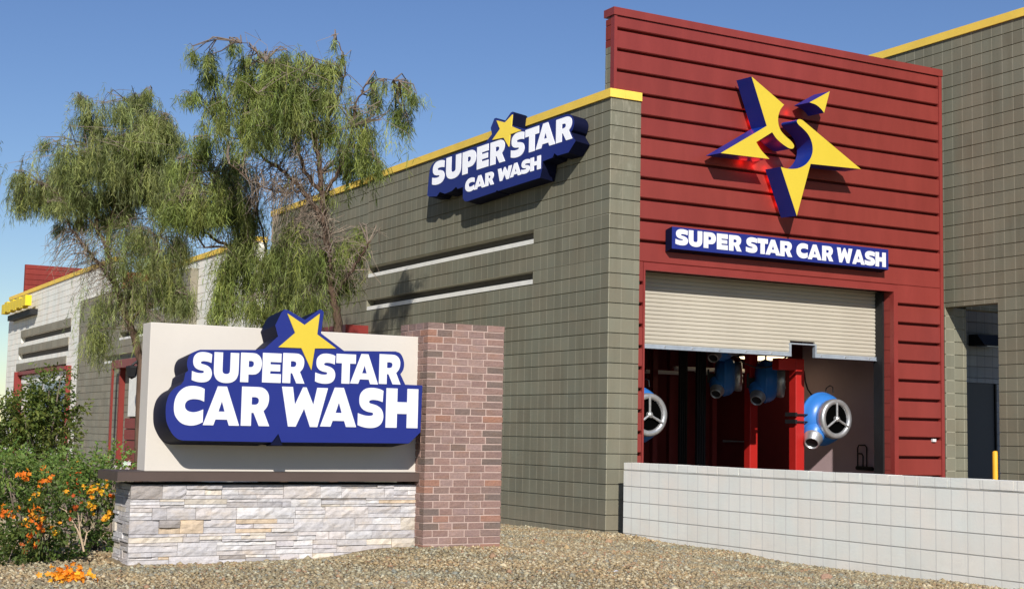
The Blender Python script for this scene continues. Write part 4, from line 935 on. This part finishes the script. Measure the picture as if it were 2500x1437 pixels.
left_cl = [(230, 380, 170, 110, .06), (360, 380, 110, 120, .07), (330, 560, 130, 90, .05), (110, 450, 90, 80, .06), (330, 700, 130, 110, .03, 1), (290, 260, 110, 60, .10), (440, 460, 70, 90, .14, .85), (205, 246, 26, 16, .6, .9), (214, 287, 33, 25, .7, .9), (234, 317, 38, 32, .6), (341, 240, 34, 26, .8, 1), (360, 222, 20, 16, .5, 1), (190, 232, 16, 12, .5, 1), (302, 275, 38, 26, .5, .9), (365, 290, 48, 36, .8), (400, 300, 28, 32), (419, 335, 32, 36), (351, 336, 48, 40), (292, 341, 46, 36, .8), (112, 348, 20, 20, .6), (156, 370, 24, 22, .6), (229, 385, 44, 40), (166, 414, 46, 36), (283, 404, 44, 40), (331, 404, 44, 44), (380, 409, 38, 46), (49, 429, 24, 22, .8), (54, 468, 26, 28), (54, 502, 24, 20, .7), (107, 463, 42, 36), (175, 458, 46, 36), (146, 497, 38, 26), (219, 487, 44, 32), (195, 536, 26, 20), (144, 550, 16, 18), (273, 472, 44, 32), (258, 531, 34, 26), (300, 506, 33, 32), (331, 458, 44, 34, 1, .6), (380, 463, 34, 28, .9, .6), (400, 490, 34, 30, .9, .75),
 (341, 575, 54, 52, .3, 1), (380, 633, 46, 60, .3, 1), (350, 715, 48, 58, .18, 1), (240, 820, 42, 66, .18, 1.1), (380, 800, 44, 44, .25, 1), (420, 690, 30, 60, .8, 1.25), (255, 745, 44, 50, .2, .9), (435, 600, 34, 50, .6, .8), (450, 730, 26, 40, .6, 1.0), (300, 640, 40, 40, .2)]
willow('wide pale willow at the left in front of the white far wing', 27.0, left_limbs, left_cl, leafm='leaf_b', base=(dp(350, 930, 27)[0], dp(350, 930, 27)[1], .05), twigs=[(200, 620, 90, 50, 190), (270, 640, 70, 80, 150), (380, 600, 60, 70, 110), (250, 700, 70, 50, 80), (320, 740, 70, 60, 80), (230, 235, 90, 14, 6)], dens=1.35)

# ================================================================== SHRUBS
def shrub(name, label, depth, clumps, base, mat, leaf=.04, dens=1.0, flowers=(), cat='shrub', group=None, stems=8, wr=.5, stem_m='twig', reach=1.0):
    t = thing(name, label, cat, tuple(base), group=group)
    ppm = FPX/depth; LV = []; LT = []; tw = MB(); bs = np.array(base, float); cen = []
    for c in clumps:
        px, py, rx, ry = c[:4]; dn = c[4] if len(c) > 4 else 1; br = c[5] if len(c) > 5 else 1
        C0 = dp(px, py, depth+rng.uniform(-.3, .3)); RX, RY = rx/ppm, ry/ppm; RD = (RX+RY)/2; cen.append(C0)
        for i in range(2):
            m1 = bs*.5+C0*.5+rng.normal(0, .05, 3); tw.tube([bs+rng.normal(0, .06, 3)*np.array([1, 1, 0]), m1, C0, C0+rng.normal(0, .3, 3)*RX], [.012, .009, .006, .003], 5, None, False)
        n_ = int(dn*dens*RX*RY/(leaf*leaf)*48)+20
        # leaves on short twigs so that they gather in sprays
        nsp = max(6, n_//9); r3 = unit(rng.normal(0, 1, (nsp, 3))); rad = rng.uniform(.25, 1, (nsp, 1))**.5*(1+.22*rng.normal(0, 1, (nsp, 1)))
        S = C0+(RT*r3[:, :1]*RX+UP*r3[:, 1:2]*RY+FW*r3[:, 2:]*RD)*rad
        od = unit(S-C0+np.array([0, 0, .25])*RY)
        for j in range(9):
            f = j/8; P_ = S+od*(f*leaf*3.2)+rng.normal(0, leaf*.22, (nsp, 3)); D = unit(od+rng.normal(0, .7, (nsp, 3)))
            Ln = rng.uniform(.6, 1.2, nsp)*leaf; LV.append(leaf_quads(P_, D, Ln, Ln*wr, unit(np.cross(D, rng.normal(0, 1, (nsp, 3))))))
            k = rng.uniform(.7, 1.3, (nsp, 1))*br; LT.append(np.concatenate([k*rng.uniform(.85, 1.2, (nsp, 1)), k, k*rng.uniform(.7, 1.2, (nsp, 1))], 1))
    tw.build('stems', M[stem_m], t)
    leaves_mesh('foliage', np.concatenate(LV), np.concatenate(LT), M[mat], t)
    for (px, py, n_, c, spread, sz) in flowers:
        sz *= .8; n_ = int(n_*1.1); f = MB(); C0 = dp(px, py, depth-.32)
        for i in range(n_):
            P_ = C0+RT*rng.normal(0, spread*1.35)/ppm+UP*rng.normal(0, spread*1.35)/ppm+FW*rng.normal(0, .03); ax = unit(-FW*.6+rng.normal(0, .6, 3)+np.array([0, 0, .3]))
            u = unit(np.cross(ax, [0.1, .2, .9])); v = np.cross(ax, u); k = rng.uniform(.8, 1.15); cc = (c[0]*k, c[1]*k*rng.uniform(.8, 1.3), c[2]*k)
            for j in range(5):
                a = 2*math.pi*j/5; d1 = u*math.cos(a)+v*math.sin(a); d2 = -u*math.sin(a)+v*math.cos(a)
                f.add([P_, P_+(d1*.55+d2*.35)*sz+ax*sz*.3, P_+d1*sz+ax*sz*.45, P_+(d1*.55-d2*.35)*sz+ax*sz*.3], [(0, 1, 2, 3)], cc)
        f.build('flower_cluster', M['petal'], t)
    return t
OR = (.86, .23, .02); YO = (.90, .42, .03); RD_ = (.55, .10, .02)
shrub('flowering_bush', 'orange flowering bush at the left edge in front of the monument plinth', 12.3,
  [(40, 1180, 60, 55, 1, 1), (120, 1190, 60, 50, 1, 1), (30, 1260, 55, 60, .9, .7), (100, 1270, 60, 60, .9, .6), (60, 1330, 60, 45, .9, .75), (130, 1350, 55, 40, 1, .9), (150, 1390, 40, 22, 1, .9), (20, 1370, 40, 40, .8, .5), (10, 1130, 40, 40, .8, 1.1), (90, 1380, 40, 30, .9, .7)],
  (*dp(90, 1415, 12.3)[:2], .03), 'bush', .040, 1.0,
  [(62, 1158, 12, OR, 7, .030), (112, 1175, 10, OR, 6, .03), (25, 1254, 14, OR, 8, .03), (82, 1242, 9, OR, 6, .03), (98, 1257, 8, YO, 5, .03), (90, 1282, 16, OR, 9, .03), (80, 1300, 14, OR, 8, .03), (145, 1290, 9, YO, 7, .026), (85, 1208, 6, YO, 4, .026), (65, 1326, 8, RD_, 7, .028), (160, 1200, 5, YO, 4, .026), (70, 1265, 6, YO, 5, .026), (178, 1238, 8, RD_, 8, .026)], cat='bush', group='orange flowering bushes')
shrub('flowering_bush', 'orange and yellow flowering bush touching the stone plinth corner', 13.6,
  [(200, 1180, 45, 40, .8, 1), (245, 1200, 30, 45, .9, .9), (240, 1270, 30, 50, .9, .75), (255, 1320, 18, 28, .9, .8), (165, 1225, 40, 40, .6, .7), (210, 1140, 40, 22, .7, 1.1), (150, 1150, 50, 30, .8, 1.0)],
  (*dp(225, 1345, 13.6)[:2], .04), 'bush', .042, 1.0,
  [(222, 1197, 14, YO, 7, .032), (236, 1198, 8, YO, 5, .03), (217, 1230, 9, YO, 6, .03), (258, 1256, 10, YO, 6, .032), (273, 1209, 7, OR, 4, .026), (262, 1180, 8, YO, 6, .024), (172, 1180, 14, RD_, 12, .024), (181, 1162, 7, RD_, 5, .026), (100, 1150, 6, OR, 4, .028)], cat='bush', group='orange flowering bushes')
shrub('green_shrub', 'tall dense green shrub before the red framed window of the white wing', 19.0,
  [(120, 950, 34, 40, .9, 1), (100, 1000, 50, 40, 1, 1), (60, 1010, 45, 40, .9, 1), (140, 1010, 34, 44, .9, .9), (30, 1060, 50, 40, 1, .9), (90, 1060, 55, 42, 1, 1), (140, 1060, 34, 40, .8, .8), (150, 910, 14, 12, .3), (120, 1100, 40, 26, .8, .7), (10, 1030, 34, 50, .9, .8), (175, 1000, 26, 34, .3, .9), (185, 1060, 22, 30, .3, .9), (186, 985, 8, 10, 1, .9), (50, 1100, 40, 30, .9, 1.1)],
  (*dp(110, 1130, 19)[:2], .08), 'shrub', .055, 1.2, (), 'shrub')
shrub('oleander_shrub', 'leafy shrub with small white blossoms between the bush and the plinth', 15.5,
  [(120, 1130, 60, 22, .8, 1.1), (30, 1135, 40, 24, .8, 1.1), (230, 1140, 40, 20, .8, 1.1), (280, 1125, 26, 24, .8, 1.3)],
  (*dp(150, 1200, 15.5)[:2], .08), 'bush', .05, 1.0, [(240, 1172, 6, (.8, .8, .75), 8, .035), (310, 1143, 9, (.8, .8, .78), 7, .035), (232, 1245, 6, (.75, .78, .78), 8, .03), (180, 1140, 4, YO, 3, .03)], 'shrub')
shrub('fern_plant', 'light green feathery plant just left of the cream panel base', 16.2, [(262, 1122, 22, 18, 1, 1.3), (290, 1128, 18, 10, .8, 1.2), (235, 1130, 20, 12, .8, 1.2)], (*dp(265, 1160, 16.2)[:2], .08), 'bush', .06, .9, (), 'plant', wr=.16)
# dry stems
ds = thing('dead_plant', 'bare tan forked stems standing beside the plinth corner', 'plant', (*dp(205, 1345, 12.9)[:2], .04))
mb = MB()
for pts, r0 in [([(205, 1345), (197, 1310), (188, 1290), (172, 1262), (160, 1245), (145, 1238)], .011), ([(197, 1310), (193, 1275), (190, 1250)], .008), ([(206, 1330), (212, 1300), (222, 1292)], .009), ([(193, 1290), (200, 1262), (198, 1250)], .005), ([(213, 1304), (208, 1290)], .005), ([(60, 1370), (80, 1376), (97, 1388)], .006)][:5]:
    P3 = [dp(x, y, 12.0) for x, y in pts]; mb.tube(P3, list(np.linspace(r0*.8, r0*.3, len(P3))), 6, (2.4, 2.3, 1.9))
mb.build('stems', M['twig'], ds)
shrub('low_flowering_plant', 'low sprawling plant with bright orange yellow blossoms on the gravel at the bottom edge', 11.15,
  [(160, 1422, 34, 12, 1, .9), (195, 1426, 34, 10, .9, .9), (140, 1430, 24, 10, .8, .8)], (*dp(170, 1436, 11.1)[:2], .0), 'bush', .035, .8,
  [(140, 1426, 26, (.95, .45, .03), 13, .034), (158, 1410, 20, (.92, .34, .02), 10, .034), (172, 1420, 26, (1, .55, .05), 14, .034), (192, 1420, 24, (.95, .42, .03), 12, .034), (212, 1416, 24, (.92, .34, .02), 12, .034), (150, 1400, 14, (.9, .3, .02), 8, .03)], 'plant')
# rocks and litter on the gravel
def rock(px, py, s, c, label, seed):
    d = ray(px, py); t_ = (-.02-CAM[2])/d[2]; P_ = CAM+d*t_
    for _ in range(4): t_ = (float(gz(P_[0], P_[1]))-CAM[2])/d[2]; P_ = CAM+d*t_
    r = np.random.default_rng(seed); mb = MB(); vs = []; fs = []
    for i in range(7):
        ph = math.pi*i/6
        for k in range(10):
            th = 2*math.pi*k/10; q = np.array([math.sin(ph)*math.cos(th), math.sin(ph)*math.sin(th)*.8, math.cos(ph)*.62])*s*(1+r.uniform(-.16, .16)); vs.append(P_+q+np.array([0, 0, s*.3]))
    for i in range(6):
        for k in range(10): a = i*10+k; b2 = i*10+(k+1) % 10; fs.append((a, a+10, b2+10, b2))
    mb.add(vs, fs, c); return tag(mb.build('rock', M['brick'], None), label, 'rock', 'loose rocks on the gravel')
rock(2018, 1414, .065, (.40, .25, .17), 'reddish rock on the gravel below the low white wall', 3)
rock(1487, 1325, .055, (.42, .27, .16), 'flat orange stone in the gravel before the corner column', 4)
rock(1962, 1384, .03, (.35, .28, .2), 'small brown rock at the foot of the low white wall', 6)
def ong(px, py):
    d = ray(px, py); P_ = CAM+d*((-.02-CAM[2])/d[2])
    for _ in range(4): P_ = CAM+d*((float(gz(P_[0], P_[1]))-CAM[2])/d[2])
    return P_
a, b2 = ong(1524, 1390)+[0, 0, .03], ong(1550, 1385)+[0, 0, .035]
tag(MB().tube([a, (a+b2)/2+[0, 0, .006], b2], .007, 6, (2.4, 2.1, 1.6)).build('stick', M['twig'], None), 'short pale stick lying on the gravel right of centre', 'stick')
a = ong(1480, 1401)
mb = MB(); vs = []
for i in range(5):
    for j in range(3): vs.append((a[0]-.09+.045*i+rng.uniform(-.01, .01), a[1]-.05+.05*j, a[2]+.03+rng.uniform(-.008, .012)))
mb.add(vs, [(i*3+j, (i+1)*3+j, (i+1)*3+j+1, i*3+j+1) for i in range(4) for j in range(2)])
tag(mb.build('paper_scrap', M['sign_white'], None), 'crumpled pale paper scrap on the gravel near the bottom centre', 'litter')
# red awning end over the hidden side window
p0 = at(818, 800, 0, -.3); p1 = at(862, 803, 0, -.3)
MB().box(-.45, .04, p1[1], p0[1]+4, p0[2]-.14, p0[2]+.01).build('window_canopy', M['red_trim'], bld)

# hills far away at the left edge
mb = MB(); hx = np.linspace(-900, 200, 60); vs = []; fs = []
for i, x in enumerate(hx):
    h = 34+16*math.sin(i*.31)+8*math.sin(i*.83+1)+5*math.sin(i*1.9); vs += [(x, 1500, -5), (x+10*math.sin(i), 1560, h)]
for i in range(59): fs.append((i*2, i*2+2, i*2+3, i*2+1))
mb.add(vs, fs); hl = mb.build('hills', paint('hill_scrub', (.16, .17, .17, 1), .95, .2, .02), None, True); hl['kind'] = 'structure'

for o in bpy.data.objects:
    if '_local' in o: del o['_local']
